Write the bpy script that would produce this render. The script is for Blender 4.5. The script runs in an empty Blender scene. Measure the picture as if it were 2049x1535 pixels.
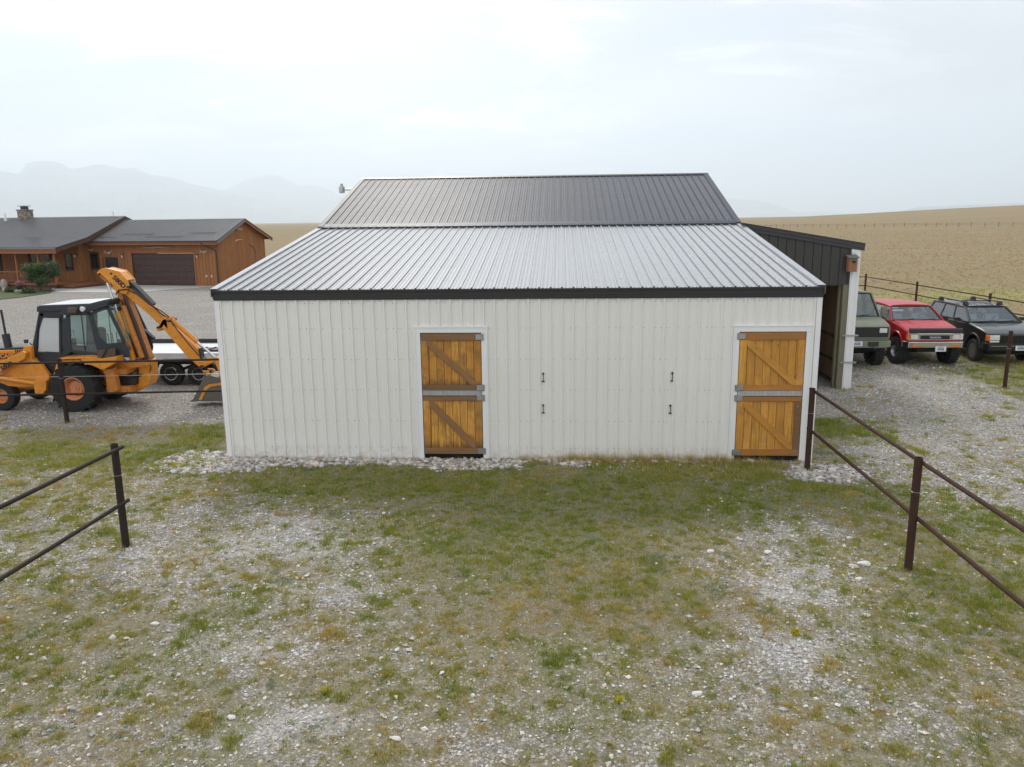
import bpy, bmesh, math, random
import numpy as np
from mathutils import Vector, Matrix

random.seed(7)
rng = np.random.default_rng(11)
S = bpy.context.scene
COL = S.collection
R = math.radians

# ---------------------------------------------------------------- camera
CAM = np.array([0.9589, -15.8418, 4.9027])
YAW, PITCH, ROLL, FPX = -0.0610, 0.2043, -0.0119, 1579.2
def _basis():
    f = np.array([math.sin(YAW)*math.cos(PITCH), math.cos(YAW)*math.cos(PITCH), -math.sin(PITCH)])
    r = np.array([math.cos(YAW), -math.sin(YAW), 0.0])
    u = np.cross(r, f)
    c, s = math.cos(ROLL), math.sin(ROLL)
    return c*r + s*u, -s*r + c*u, f
CR, CU, CF = _basis()
cam = bpy.data.cameras.new('camera')
cam.sensor_width = 36.0
cam.lens = 36.0*FPX/2049.0
cam.clip_start = 0.1
cam.clip_end = 120000.0
cam_ob = bpy.data.objects.new('camera', cam)
COL.objects.link(cam_ob)
cam_ob.matrix_world = Matrix((
    (CR[0], CU[0], -CF[0], CAM[0]),
    (CR[1], CU[1], -CF[1], CAM[1]),
    (CR[2], CU[2], -CF[2], CAM[2]),
    (0, 0, 0, 1)))
S.camera = cam_ob

# survey helpers: a measured photo point -> its place in the world
def ray(x, y):
    return CF + CR*(x-1024.5)/FPX + CU*(767.5-y)/FPX
def gz(x, y, z=0.0):
    d = ray(x, y); return CAM + d*(z-CAM[2])/d[2]
def gy(x, y, Y):
    d = ray(x, y); return CAM + d*(Y-CAM[1])/d[1]

# ---------------------------------------------------------------- world
SUN_AZ, SUN_EL = R(-15.0), R(44.0)      # azimuth from +Y towards +X
sun_dir = Vector((math.sin(SUN_AZ)*math.cos(SUN_EL), math.cos(SUN_AZ)*math.cos(SUN_EL), math.sin(SUN_EL)))
world = bpy.data.worlds.new('World')
S.world = world
world.use_nodes = True
wt = world.node_tree
wt.nodes.clear()
def WN(t, **k):
    n = wt.nodes.new(t)
    for a, b in k.items():
        setattr(n, a, b)
    return n
def wl(a, b): wt.links.new(a, b)
def wmath(op, a, b=None, c=None, clamp=False):
    n = WN('ShaderNodeMath', operation=op, use_clamp=clamp)
    for i, v in enumerate((a, b, c)):
        if v is None: continue
        if isinstance(v, (int, float)): n.inputs[i].default_value = v
        else: wl(v, n.inputs[i])
    return n.outputs[0]
def wmap(v, a, b, c, d, interp='SMOOTHSTEP'):
    n = WN('ShaderNodeMapRange', interpolation_type=interp)
    wl(v, n.inputs[0])
    for i, x in enumerate((a, b, c, d)): n.inputs[1+i].default_value = x
    return n.outputs[0]
def wmix(f, a, b):
    n = WN('ShaderNodeMix', data_type='RGBA')
    if isinstance(f, (int, float)): n.inputs[0].default_value = f
    else: wl(f, n.inputs[0])
    for i, v in ((6, a), (7, b)):
        if isinstance(v, tuple): n.inputs[i].default_value = (*v, 1)
        else: wl(v, n.inputs[i])
    return n.outputs[2]
sky = WN('ShaderNodeTexSky', sky_type='NISHITA', sun_disc=False)
sky.sun_elevation = SUN_EL
sky.sun_rotation = SUN_AZ
sky.air_density = 1.0; sky.dust_density = 2.0; sky.ozone_density = 1.0; sky.altitude = 1300
geo = WN('ShaderNodeNewGeometry')
inv = WN('ShaderNodeVectorMath', operation='SCALE'); inv.inputs[3].default_value = -1.0
wl(geo.outputs['Incoming'], inv.inputs[0])
tc = WN('ShaderNodeTexCoord')
DIR = tc.outputs['Generated']
sep = WN('ShaderNodeSeparateXYZ'); wl(DIR, sep.inputs[0])
dx, dy, dz = sep.outputs
# cloud deck coordinates (a plane overhead)
den = wmath('ADD', wmath('MAXIMUM', dz, 0.0), 0.16)
cmb = WN('ShaderNodeCombineXYZ')
wl(wmath('DIVIDE', dx, den), cmb.inputs[0]); wl(wmath('DIVIDE', dy, den), cmb.inputs[1])
def wnoise(scale, detail, rough, off, dist=0.0, sx=1.0, sy=1.0):
    m = WN('ShaderNodeMapping'); wl(cmb.outputs[0], m.inputs[0])
    m.inputs['Location'].default_value = off; m.inputs['Scale'].default_value = (sx, sy, 1)
    n = WN('ShaderNodeTexNoise'); wl(m.outputs[0], n.inputs['Vector'])
    n.inputs['Scale'].default_value = scale; n.inputs['Detail'].default_value = detail
    n.inputs['Roughness'].default_value = rough; n.inputs['Distortion'].default_value = dist
    return n.outputs[0]
sd = WN('ShaderNodeVectorMath', operation='DOT_PRODUCT'); wl(DIR, sd.inputs[0]); sd.inputs[1].default_value = sun_dir
near_sun = wmap(sd.outputs[1], 0.86, 0.995, 0.0, 1.0)
c_far = (6.95, 7.2, 7.5)      # thick grey deck away from the sun
c_near = (9.6, 9.55, 9.5)      # thin bright deck round the sun
deck = wmix(near_sun, c_far, c_near)
# a bright rim below the edge of the thick deck, which hangs darker overhead
rim = wmath('MULTIPLY', wmap(dz, 0.22, 0.36, 0.0, 1.0), wmap(dz, 0.42, 0.54, 1.0, 0.0))
rs = WN('ShaderNodeVectorMath', operation='SCALE'); wl(deck, rs.inputs[0])
wl(wmath('MULTIPLY', wmath('ADD', 1.0, wmath('MULTIPLY', rim, 0.60)), wmath('SUBTRACT', 1.0, wmath('MULTIPLY', dx, 0.27))), rs.inputs[3])
over = wmap(dz, 0.44, 0.58, 0.0, 0.9)
deck = wmix(over, rs.outputs[0], (8.4, 8.4, 8.5))
n_big = wnoise(0.55, 2.0, 0.55, (3.1, 1.7, 0), 0.3)
n_fine = wnoise(1.7, 5.5, 0.60, (0.4, 5.2, 0), 0.8, 0.9, 1.1)
puff = wmap(n_fine, 0.47, 0.70, 0.0, 1.0)
puff = wmath('MULTIPLY', puff, wmap(sd.outputs[1], 0.60, 0.90, 0.10, 1.0))
deck = wmix(wmath('MULTIPLY', puff, 0.75), deck, (12.0, 12.0, 12.0))
shade = wmap(n_big, 0.30, 0.70, 0.86, 1.10)
sh = WN('ShaderNodeVectorMath', operation='SCALE'); wl(deck, sh.inputs[0]); wl(shade, sh.inputs[3])
# thin places let the blue of the clear sky through
gap = wmap(wnoise(0.9, 3.0, 0.55, (7.3, 2.2, 0), 0.4, 0.6, 1.3), 0.46, 0.72, 0.0, 0.50)
gain = WN('ShaderNodeVectorMath', operation='MULTIPLY'); wl(sky.outputs[0], gain.inputs[0]); gain.inputs[1].default_value = (1.0, 1.0, 1.0)
skyc = wmix(gap, sh.outputs[0], (4.9, 6.1, 7.9))
skyc = wmix(0.06, skyc, gain.outputs[0])
bg = WN('ShaderNodeBackground'); wl(skyc, bg.inputs[0]); bg.inputs[1].default_value = 0.10
out = WN('ShaderNodeOutputWorld'); wl(bg.outputs[0], out.inputs[0])

# ---------------------------------------------------------------- sun
sl = bpy.data.lights.new('sun', 'SUN')
sl.energy = 1.5; sl.angle = R(10.0); sl.color = (1.0, 0.94, 0.84)
so = bpy.data.objects.new('sun', sl); COL.objects.link(so)
so.rotation_euler = sun_dir.to_track_quat('Z', 'Y').to_euler()

S.view_settings.view_transform = 'Standard'
S.view_settings.look = 'None'
S.view_settings.gamma = 1.0
S.view_settings.exposure = 0.45
S.view_settings.use_curve_mapping = False
S.render.engine = 'CYCLES'
S.cycles.use_denoising = True
S.cycles.max_bounces = 6
HAZE_DENSITY = 1.15e-4
S.cycles.volume_bounces = 3
S.cycles.transparent_max_bounces = 16
S.cycles.sample_clamp_indirect = 6.0
# ================================================================ helpers
def lin(r, g, b):
    def f(c):
        c /= 255.0
        return c/12.92 if c <= 0.04045 else ((c+0.055)/1.055)**2.4
    return (f(r), f(g), f(b))

class NT:
    """small wrapper for building a material's node tree"""
    def __init__(self, name):
        self.m = bpy.data.materials.new(name)
        self.m.use_nodes = True
        self.t = self.m.node_tree
        self.b = self.t.nodes['Principled BSDF']
        self.out = self.t.nodes['Material Output']
        self._tc = None
    def N(self, t, **k):
        n = self.t.nodes.new(t)
        for a, v in k.items(): setattr(n, a, v)
        return n
    def L(self, a, b): self.t.links.new(a, b)
    def put(self, sock, v):
        if v is None: return
        if hasattr(v, 'links') or isinstance(v, bpy.types.NodeSocket): self.L(v, sock)
        elif isinstance(v, tuple) and len(v) == 3 and sock.type == 'RGBA': sock.default_value = (*v, 1)
        else: sock.default_value = v
    def set(self, **k):
        for a, v in k.items(): self.put(self.b.inputs[a.replace('_', ' ')], v)
        return self
    def coord(self, which='Object'):
        if self._tc is None: self._tc = self.N('ShaderNodeTexCoord')
        return self._tc.outputs[which]
    def pos(self):
        return self.N('ShaderNodeNewGeometry').outputs['Position']
    def mapping(self, v, scale=(1, 1, 1), loc=(0, 0, 0), rot=(0, 0, 0)):
        n = self.N('ShaderNodeMapping'); self.L(v, n.inputs[0])
        n.inputs['Scale'].default_value = scale; n.inputs['Location'].default_value = loc; n.inputs['Rotation'].default_value = rot
        return n.outputs[0]
    def noise(self, v, scale, detail=4.0, rough=0.55, dist=0.0, color=False):
        n = self.N('ShaderNodeTexNoise'); self.L(v, n.inputs['Vector'])
        n.inputs['Scale'].default_value = scale; n.inputs['Detail'].default_value = detail
        n.inputs['Roughness'].default_value = rough; n.inputs['Distortion'].default_value = dist
        return n.outputs[1 if color else 0]
    def voro(self, v, scale, feature='F1', rand=1.0):
        n = self.N('ShaderNodeTexVoronoi', feature=feature); self.L(v, n.inputs['Vector'])
        n.inputs['Scale'].default_value = scale
        n.inputs['Randomness'].default_value = rand
        return n
    def math(self, op, a, b=None, c=None, clamp=False):
        n = self.N('ShaderNodeMath', operation=op, use_clamp=clamp)
        for i, v in enumerate((a, b, c)): self.put(n.inputs[i], v) if v is not None else None
        return n.outputs[0]
    def map(self, v, a, b, c=0.0, d=1.0, smooth=False):
        n = self.N('ShaderNodeMapRange', interpolation_type='SMOOTHSTEP' if smooth else 'LINEAR')
        self.L(v, n.inputs[0])
        for i, x in enumerate((a, b, c, d)): self.put(n.inputs[1+i], x)
        return n.outputs[0]
    def mix(self, f, a, b, blend='MIX'):
        n = self.N('ShaderNodeMix', data_type='RGBA', blend_type=blend)
        self.put(n.inputs[0], f); self.put(n.inputs[6], a); self.put(n.inputs[7], b)
        return n.outputs[2]
    def ramp(self, v, stops):
        n = self.N('ShaderNodeValToRGB'); self.L(v, n.inputs[0])
        e = n.color_ramp.elements
        while len(e) < len(stops): e.new(0.5)
        for x, (p, c) in zip(e, stops): x.position = p; x.color = (*c, 1)
        return n.outputs[0]
    def bump(self, h, strength=0.3, dist=0.01, normal=None):
        n = self.N('ShaderNodeBump'); self.L(h, n.inputs['Height'])
        n.inputs['Strength'].default_value = strength; n.inputs['Distance'].default_value = dist
        if normal is not None: self.L(normal, n.inputs['Normal'])
        self.L(n.outputs[0], self.b.inputs['Normal'])
        return n.outputs[0]
    def rnd(self):
        return self.N('ShaderNodeObjectInfo').outputs['Random']
    def attr(self, name):
        return self.N('ShaderNodeAttribute', attribute_name=name)

M = {}
def plain(name, col, rough=0.6, metal=0.0, coat=0.0, dirt=0.0, dirtcol=(0.16, 0.13, 0.10), scale=6.0, var=0.10, spec=0.5):
    """paint / plastic / metal with slight wear so that no face is one flat colour"""
    t = NT(name)
    p = t.coord('Object')
    n1 = t.noise(p, scale, 6.0, 0.6)
    c = t.mix(t.map(n1, 0.3, 0.7), tuple(x*(1-var) for x in col), tuple(min(1, x*(1+var)) for x in col))
    if dirt > 0:
        n2 = t.noise(p, scale*2.3, 8.0, 0.65, 0.4)
        c = t.mix(t.math('MULTIPLY', t.map(n2, 0.50, 0.72), dirt), c, dirtcol)
    t.set(Base_Color=c, Metallic=metal, Coat_Weight=coat)
    t.put(t.b.inputs['Specular IOR Level'], spec)
    t.put(t.b.inputs['Roughness'], t.map(n1, 0.2, 0.8, max(0.02, rough-0.08), min(1, rough+0.10)))
    M[name] = t.m
    return t.m

def wood(name, light, dark, axis=2, weather=0.25, grey=(0.20, 0.17, 0.14), rough=0.72, gs=1.0, stain=0.0):
    """stained board; the grain runs along the given local axis"""
    t = NT(name)
    p = t.coord('Object')
    off = t.N('ShaderNodeCombineXYZ')
    r = t.rnd()
    for i in range(3): t.L(t.math('MULTIPLY', r, 37.0+i*11), off.inputs[i])
    ad = t.N('ShaderNodeVectorMath', operation='ADD'); t.L(p, ad.inputs[0]); t.L(off.outputs[0], ad.inputs[1])
    sc = [26.0*gs]*3; sc[axis] = 1.6*gs
    g = t.noise(t.mapping(ad.outputs[0], tuple(sc)), 1.0, 6.0, 0.62, 0.8)
    sc2 = [5.0]*3; sc2[axis] = 2.2
    kn = t.voro(t.mapping(ad.outputs[0], tuple(sc2)), 1.0)
    knot = t.map(kn.outputs['Distance'], 0.03, 0.10, 1.0, 0.0, True)
    c = t.mix(t.map(g, 0.32, 0.68), light, dark)
    c = t.mix(t.map(r, 0.0, 1.0, 0.0, 0.75), c, dark)
    c = t.mix(t.math('MULTIPLY', knot, 0.7), c, tuple(x*0.35 for x in dark))
    w = t.noise(t.mapping(ad.outputs[0], (3.0, 3.0, 3.0)), 1.0, 7.0, 0.65, 0.5)
    c = t.mix(t.math('MULTIPLY', t.map(w, 0.46, 0.74), weather), c, grey)
    if stain:      # mildew creeping up from the foot of a board
        sz = t.N('ShaderNodeSeparateXYZ'); t.L(p, sz.inputs[0])
        m_ = t.noise(t.mapping(ad.outputs[0], (14, 14, 3)), 1.0, 5.0, 0.65)
        c = t.mix(t.math('MULTIPLY', t.map(t.math('ADD', sz.outputs[2], t.math('MULTIPLY', m_, -.34)), -.72, -.50, 1.0, 0.0), stain), c, (.030, .020, .012))
    t.set(Base_Color=c, Roughness=rough)
    t.bump(g, 0.25, 0.004)
    M[name] = t.m
    return t.m

class MB:
    """collects shapes; build() links them as one mesh object"""
    def __init__(self): self.v = []; self.f = []
    def add(self, vs, fs):
        o = len(self.v); self.v += [tuple(map(float, p)) for p in vs]
        self.f += [tuple(i+o for i in f) for f in fs]; return self
    def box(self, x0, x1, y0, y1, z0, z1):
        return self.add([(x0, y0, z0), (x1, y0, z0), (x1, y1, z0), (x0, y1, z0), (x0, y0, z1), (x1, y0, z1), (x1, y1, z1), (x0, y1, z1)],
                        [(3, 2, 1, 0), (4, 5, 6, 7), (0, 1, 5, 4), (1, 2, 6, 5), (2, 3, 7, 6), (3, 0, 4, 7)])
    def prism(self, poly, lo, hi, axis='y', poly2=None):
        """polygon (two coordinates) extruded along an axis; poly2 = the far outline when it differs"""
        n = len(poly); poly2 = poly2 or poly
        def P(q, t):
            a, b = q
            return (a, t, b) if axis == 'y' else ((t, a, b) if axis == 'x' else (a, b, t))
        vs = [P(q, lo) for q in poly] + [P(q, hi) for q in poly2]
        fs = [tuple(range(n)), tuple(reversed(range(n, 2*n)))]
        fs += [(i, i+n, (i+1) % n+n, (i+1) % n) for i in range(n)]
        return self.add(vs, fs)
    def loft(self, rings, closed=True, caps=True):
        n = len(rings[0]); vs = [p for r in rings for p in r]; fs = []
        for k in range(len(rings)-1):
            for i in range(n if closed else n-1):
                j = (i+1) % n
                fs.append((k*n+i, k*n+j, (k+1)*n+j, (k+1)*n+i))
        if caps and closed:
            fs.append(tuple(reversed(range(n)))); fs.append(tuple(range((len(rings)-1)*n, len(rings)*n)))
        return self.add(vs, fs)
    def tube(self, pts, r, n=8, caps=True):
        pts = [Vector(p) for p in pts]
        rs = r if isinstance(r, (list, tuple)) else [r]*len(pts)
        rings = []; up = None
        for i, p in enumerate(pts):
            a = pts[max(0, i-1)]; b = pts[min(len(pts)-1, i+1)]
            d = (b-a).normalized()
            if up is None:
                up = Vector((0, 0, 1)) if abs(d.z) < 0.9 else Vector((1, 0, 0))
            s = d.cross(up).normalized(); up = s.cross(d).normalized()
            rings.append([p + (s*math.cos(2*math.pi*k/n) + up*math.sin(2*math.pi*k/n))*rs[i] for k in range(n)])
        return self.loft(rings, True, caps)
    def beam(self, a, b, w, h, up=(0, 0, 1)):
        """rectangular bar from a to b, w across, h along 'up'"""
        a, b = Vector(a), Vector(b); d = (b-a).normalized(); u = Vector(up)
        s = d.cross(u).normalized(); u = s.cross(d).normalized()
        ring = lambda p: [p+s*w/2+u*h/2, p-s*w/2+u*h/2, p-s*w/2-u*h/2, p+s*w/2-u*h/2]
        return self.loft([ring(a), ring(b)])
    def lathe(self, prof, n=24, axis='y', c=(0, 0, 0), closed=False):
        """profile of (radius, along) spun round an axis through c"""
        vs = []; fs = []; m = len(prof)
        for k in range(n):
            a = 2*math.pi*k/n; ca, sa = math.cos(a), math.sin(a)
            for r, t in prof:
                q = (r*ca, t, r*sa) if axis == 'y' else ((t, r*ca, r*sa) if axis == 'x' else (r*ca, r*sa, t))
                vs.append((q[0]+c[0], q[1]+c[1], q[2]+c[2]))
        for k in range(n):
            k2 = (k+1) % n
            for i in range(m if closed else m-1):
                j = (i+1) % m
                fs.append((k*m+i, k2*m+i, k2*m+j, k*m+j))
        return self.add(vs, fs)
    def ico(self, c, r, sub=2, squash=(1, 1, 1), jitter=0.0, seed=0):
        bm = bmesh.new(); bmesh.ops.create_icosphere(bm, subdivisions=sub, radius=1.0)
        q = random.Random(seed)
        vs = []
        for v in bm.verts:
            k = 1+q.uniform(-jitter, jitter)
            vs.append((c[0]+v.co.x*r*squash[0]*k, c[1]+v.co.y*r*squash[1]*k, c[2]+v.co.z*r*squash[2]*k))
        fs = [tuple(v.index for v in f.verts) for f in bm.faces]; bm.free()
        return self.add(vs, fs)
    def xf(self, mat, start=0):
        for i in range(start, len(self.v)): self.v[i] = tuple(mat @ Vector(self.v[i]))
        return self
    def mesh(self, name, smooth=None):
        me = bpy.data.meshes.new(name); me.from_pydata(self.v, [], self.f)
        bm = bmesh.new(); bm.from_mesh(me); bmesh.ops.recalc_face_normals(bm, faces=bm.faces); bm.to_mesh(me); bm.free()
        if smooth is not None:
            for p in me.polygons: p.use_smooth = True
            me.set_sharp_from_angle(angle=R(smooth))
        me.update(); return me
    def build(self, name, mat, parent=None, smooth=None, bevel=0.0, seg=2, kind=None):
        me = self.mesh(name, smooth)
        me.materials.append(M[mat] if isinstance(mat, str) else mat)
        o = link(name, me, parent)
        if bevel:
            b = o.modifiers.new('bevel', 'BEVEL'); b.width = bevel; b.segments = seg; b.limit_method = 'ANGLE'; b.angle_limit = R(35)
            b.harden_normals = False
        if kind: o['kind'] = kind
        return o

def link(name, data, parent=None):
    o = bpy.data.objects.new(name, data); COL.objects.link(o)
    if parent is not None: o.parent = parent
    return o
def tag(o, label=None, cat=None, group=None, kind=None):
    if label: o['label'] = label
    if cat: o['category'] = cat
    if group: o['group'] = group
    if kind: o['kind'] = kind
    return o
def thing(name, label, cat, loc=(0, 0, 0), rz=0.0, group=None):
    o = link(name, None); o.location = loc; o.rotation_euler = (0, 0, rz); o.empty_display_size = 0.2
    return tag(o, label, cat, group)
def inst(src, parent, loc=(0, 0, 0), rot=(0, 0, 0), scale=(1, 1, 1), name=None):
    o = src.copy(); COL.objects.link(o)
    if name: o.name = name
    o.parent = parent; o.location = loc; o.rotation_euler = rot; o.scale = scale
    return o
def share(name, me, parent, loc=(0, 0, 0), rot=(0, 0, 0), scale=(1, 1, 1)):
    o = link(name, me, parent); o.location = loc; o.rotation_euler = rot; o.scale = scale
    return o
def text(name, body, mat, parent, matrix, size=0.2, extrude=0.0015, shear=0.0, bold=0.0, sx=1.0):
    cu = bpy.data.curves.new(name, 'FONT'); cu.body = body; cu.size = size; cu.extrude = extrude; cu.shear = shear
    cu.align_x = 'CENTER'; cu.align_y = 'CENTER'; cu.offset = bold; cu.resolution_u = 3
    tmp = bpy.data.objects.new(name+'_tmp', cu); COL.objects.link(tmp)
    dg = bpy.context.evaluated_depsgraph_get(); dg.update()
    me = bpy.data.meshes.new_from_object(tmp.evaluated_get(dg))
    bpy.data.objects.remove(tmp); bpy.data.curves.remove(cu)
    me.transform(matrix @ Matrix.Diagonal((sx, 1, 1, 1)))
    me.materials.clear(); me.materials.append(M[mat])
    return link(name, me, parent)
def frame(origin, xdir, updir):
    """matrix whose x runs along the line of text and y along its letters' height"""
    x = Vector(xdir).normalized(); y = Vector(updir); n = x.cross(y).normalized(); y = n.cross(x)
    return Matrix(((x.x, y.x, n.x, origin[0]), (x.y, y.y, n.y, origin[1]), (x.z, y.z, n.z, origin[2]), (0, 0, 0, 1)))

# value noise in numpy, used to lay out ground cover
def _hash(ix, iy, s):
    h = (ix.astype(np.int64)*374761393 + iy.astype(np.int64)*668265263 + s*2147483647) & 0xffffffff
    h = ((h ^ (h >> 13))*1274126177) & 0xffffffff
    return ((h ^ (h >> 16)) & 0xffff)/65535.0
def vnoise(x, y, s=0):
    ix, iy = np.floor(x), np.floor(y); fx, fy = x-ix, y-iy
    fx = fx*fx*(3-2*fx); fy = fy*fy*(3-2*fy)
    a = _hash(ix, iy, s); b = _hash(ix+1, iy, s); c = _hash(ix, iy+1, s); d = _hash(ix+1, iy+1, s)
    return (a*(1-fx)+b*fx)*(1-fy) + (c*(1-fx)+d*fx)*fy
def fbm(x, y, s=0, o=4, g=0.5):
    t = 0.0; a = 1.0; n = 0.0
    for k in range(o):
        t = t + a*vnoise(x*2**k+17.3*k, y*2**k-9.1*k, s+k); n += a; a *= g
    return t/n
def sstep(a, b, x):
    t = np.clip((x-a)/(b-a), 0, 1); return t*t*(3-2*t)
# ================================================================ ground
def terrain(x, y):
    """flat yard, a long low rise far out on the right"""
    dx_, dy_ = x-CAM[0], y-CAM[1]
    d = np.hypot(dx_, dy_)
    az = np.arctan2(dx_, dy_)                       # from +Y to +X
    t = sstep(0.10, 0.62, az)*sstep(3.0, 1.6, az)
    h = 0.5 + 14.5*t
    z = h*sstep(200.0, 950.0, d)
    roll = (fbm(x*0.012+5, y*0.012, 31, 3)-0.5)*sstep(60, 400, d)*1.2*sstep(6000, 900, d)
    return z + roll*np.where(d < 900, 1.0, 0.4)

# blobs of cover read off the photograph: (px, py, rx m, ry m, grass, lush, gravel)
BLOBS = [
    (1060, 990, 4.9, 1.9, .46, .30, -.5), (760, 960, 2.4, .8, .40, .35, -.4), (1330, 985, 2.4, 1.2, .40, .35, -.4),
    (1000, 1110, 2.6, 1.6, .30, .10, -.4), (1230, 1150, 2.0, 1.3, .22, .05, -.3), (1080, 1230, 1.4, .6, .25, -.5, -.3),
    (900, 1060, 1.6, .9, .22, .15, -.2), (1420, 1060, .8, .5, -.10, 0, .2),
    (1590, 1050, .8, .7, -.62, -.1, .5), (1660, 1130, 1.0, .7, -.66, -.1, .5), (1570, 1180, .8, .6, -.40, 0, .4), (1600, 1290, .8, .6, -.50, 0, .4),
    (1480, 1120, 1.0, .7, -.25, 0, .3),
    (1790, 1080, 1.3, 1.6, .40, .12, -.3), (1900, 1180, 1.4, 1.6, .34, .08, -.3), (1720, 985, 1.2, .5, .45, .4, -.3), (1980, 1150, .8, 1.5, .3, 0.1, -.2),
    (330, 980, 2.0, .6, -.10, 0, .2), (560, 1040, 2.4, .8, -.36, 0, .45), (700, 1090, 1.4, .6, -.34, 0, .4), (420, 1110, 2.2, .7, -.30, 0, .4),
    (300, 1160, 1.8, .8, -.10, 0, .3), (600, 1180, 1.2, .7, -.22, 0, .35), (760, 1180, .8, .4, -.22, 0, .3),
    (140, 1230, 1.4, .9, .12, .1, -.1), (200, 1350, 1.5, .9, .16, .05, 0), (480, 1290, 1.0, .4, -.22, 0, .35), (620, 1440, .7, .35, -.28, 0, .4), (450, 1480, .6, .4, -.25, 0, .35),
    (880, 1330, 1.2, .7, .14, .05, 0), (1100, 1400, 1.6, .8, .12, .02, 0), (1350, 1290, .8, .5, .16, .05, -.1),
    (1750, 1400, 1.3, .7, -.12, 0, .2), (1850, 1300, 1.0, .8, .05, 0, 0), (1480, 1400, 1.0, .5, .12, 0, 0),
    # left of the barn
    (330, 925, 1.5, .9, .55, .55, -.5), (430, 865, .8, .7, .60, .8, -.5), (120, 905, 1.9, .8, .50, .4, -.4), (20, 935, 1.2, .8, .42, .2, -.3), (240, 870, 2.2, .8, .02, -.4, -.6),
    (60, 870, 1.2, .5, .18, 0, 0), (400, 905, .6, .5, .55, .9, -.5),
    # right of the barn
    (1700, 865, 1.3, .8, .62, .8, -.6), (1660, 850, .6, .8, .55, .3, -.5), (1770, 835, 1.2, .5, .20, .1, -.3), (1860, 840, 1.6, .7, .14, 0, 0), (1800, 930, 1.1, .9, .16, .1, -.1),
    (1760, 810, .9, .4, .16, -.3, -.2), (1950, 900, 1.4, 2.0, .10, .2, 0), (1900, 980, 1.2, .5, .30, .3, -.2), (1985, 1030, 1.2, .7, .40, .3, -.2),
    (2030, 760, 1.5, 3.2, .65, .45, -.5), (1960, 715, 1.6, 1.2, .30, .25, -.3), (2049, 1060, .8, .8, .35, .3, -.2),
]
BL = [(gz(px, py)[0], gz(px, py)[1], rx, ry, a, b, c) for px, py, rx, ry, a, b, c in BLOBS]

def cover(x, y):
    """returns grass, lush, gravel-white, field (all 0..1)"""
    wob = (fbm(x*0.5, y*0.5, 3, 3)-0.5)
    wob2 = (fbm(x*0.21, y*0.21, 9, 3)-0.5)
    # the open range
    fl = sstep(46, 49, y+6*wob2)*sstep(0, 1, 1.0*(x < 8))
    right_edge = 14.6+0.30*(y-6)+1.4*wob
    fr = sstep(0.0, 1.6, x-right_edge)*sstep(2.0, 5.0, y)
    back = sstep(17.5, 19.5, y+1.5*wob)*(x > 6)
    field = np.maximum(np.maximum(fl, fr), back)
    field = np.maximum(field, sstep(24, 30, x)); field = np.maximum(field, sstep(-62, -70, x)); field = np.maximum(field, sstep(55, 60, y))
    field = np.maximum(field, sstep(-26, -32, y))
    # driveways
    dl = sstep(-6.0, -7.2, x+0.8*wob)*sstep(2.0, 3.4, y+1.2*wob)
    dr = sstep(6.6, 7.4, x+0.9*wob)*sstep(right_edge-0.2, right_edge-1.6, x)*sstep(-3.8, -2.0, y+1.6*wob+0.30*(x-8))*sstep(18.5, 16.5, y)
    drive = np.maximum(dl, dr)
    g = 0.63 + 0*x; l = 0.38 + 0*x; w = 0.58 + 0*x
    g = g*(1-drive) + np.where(dl > dr, 0.02, 0.33)*drive
    w = w*(1-drive) + np.where(dl > dr, 0.70, 0.78)*drive
    for bx, by, rx, ry, a, b, c in BL:
        q = np.exp(-(((x-bx+0.5*wob)/rx)**2 + ((y-by+0.5*wob2)/ry)**2)*1.1)
        g = g + (a*.55 if a < 0 else a*.6)*q; l = l + b*q; w = w + c*q
    n = 0.34*fbm(x*1.3, y*1.3, 21, 4, 0.6) + 0.40*fbm(x*4.2, y*4.2, 27, 3, 0.6) + 0.26*fbm(x*11.0, y*11.0, 29, 2, 0.6)
    amt = 0.11+0*x
    gg = sstep(0.5-amt, 0.5+amt, n + (g-0.5)*0.58)
    lush = np.clip(l + 1.1*(fbm(x*0.9, y*0.9, 51, 4)-0.5), 0, 1)
    gg = gg*(1-field) + field*0.85
    lf = np.clip(0.18 + 0.5*(fbm(x*0.05, y*0.16, 61, 4)-0.45), 0, 1) + 0.55*np.exp(-((y-31-0.12*x)/7.0)**2)*sstep(10, 16, x)*sstep(0.40, 0.6, fbm(x*0.1, y*0.25, 63, 3))
    lush = lush*(1-field) + field*np.clip(lf, 0, 1)
    w = np.clip(w + 0.5*(fbm(x*0.8, y*0.8, 71, 3)-0.5), 0, 1)*(1-field)
    return gg, lush, w, field

def lines(bands):
    out = [bands[0][0]]
    for a, b, step0, step1 in bands:
        x = a; n = 0
        L = b-a
        # geometric steps from step0 to step1
        k = max(2, int(round(2*L/(step0+step1)))) if step0 == step1 else max(2, int(round(L*math.log(step1/step0)/(step1-step0))) if step1 != step0 else 2)
        w = np.array([step0*(step1/step0)**(i/max(1, k-1)) for i in range(k)]); w = w/w.sum()*L
        for s in w: x += s; out.append(x)
    return np.array(out)
gxl = lines([(-45000, -2000, 9000, 400), (-2000, -60, 400, 4), (-60, -16, 4, .5), (-16, -9, .5, .12), (-9, 16, .12, .12), (16, 24, .12, .6), (24, 90, .6, 4), (90, 2000, 4, 220), (2000, 45000, 220, 9000)])
gyl = lines([(-60, -18, 8, 1.0), (-18, -11, 1.0, .12), (-11, 3, .12, .12), (3, 14, .12, .25), (14, 60, .25, 1.4), (60, 1200, 1.4, 40), (1200, 46000, 40, 8000)])
GX, GY = np.meshgrid(gxl, gyl)
micro = (fbm(GX*2.1, GY*2.1, 91, 3)-0.5)*0.05*sstep(1.0, 0.0, np.maximum(np.abs(GX-1)-14, 0)/6)*(GY < 20)
bank = 0.0
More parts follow.
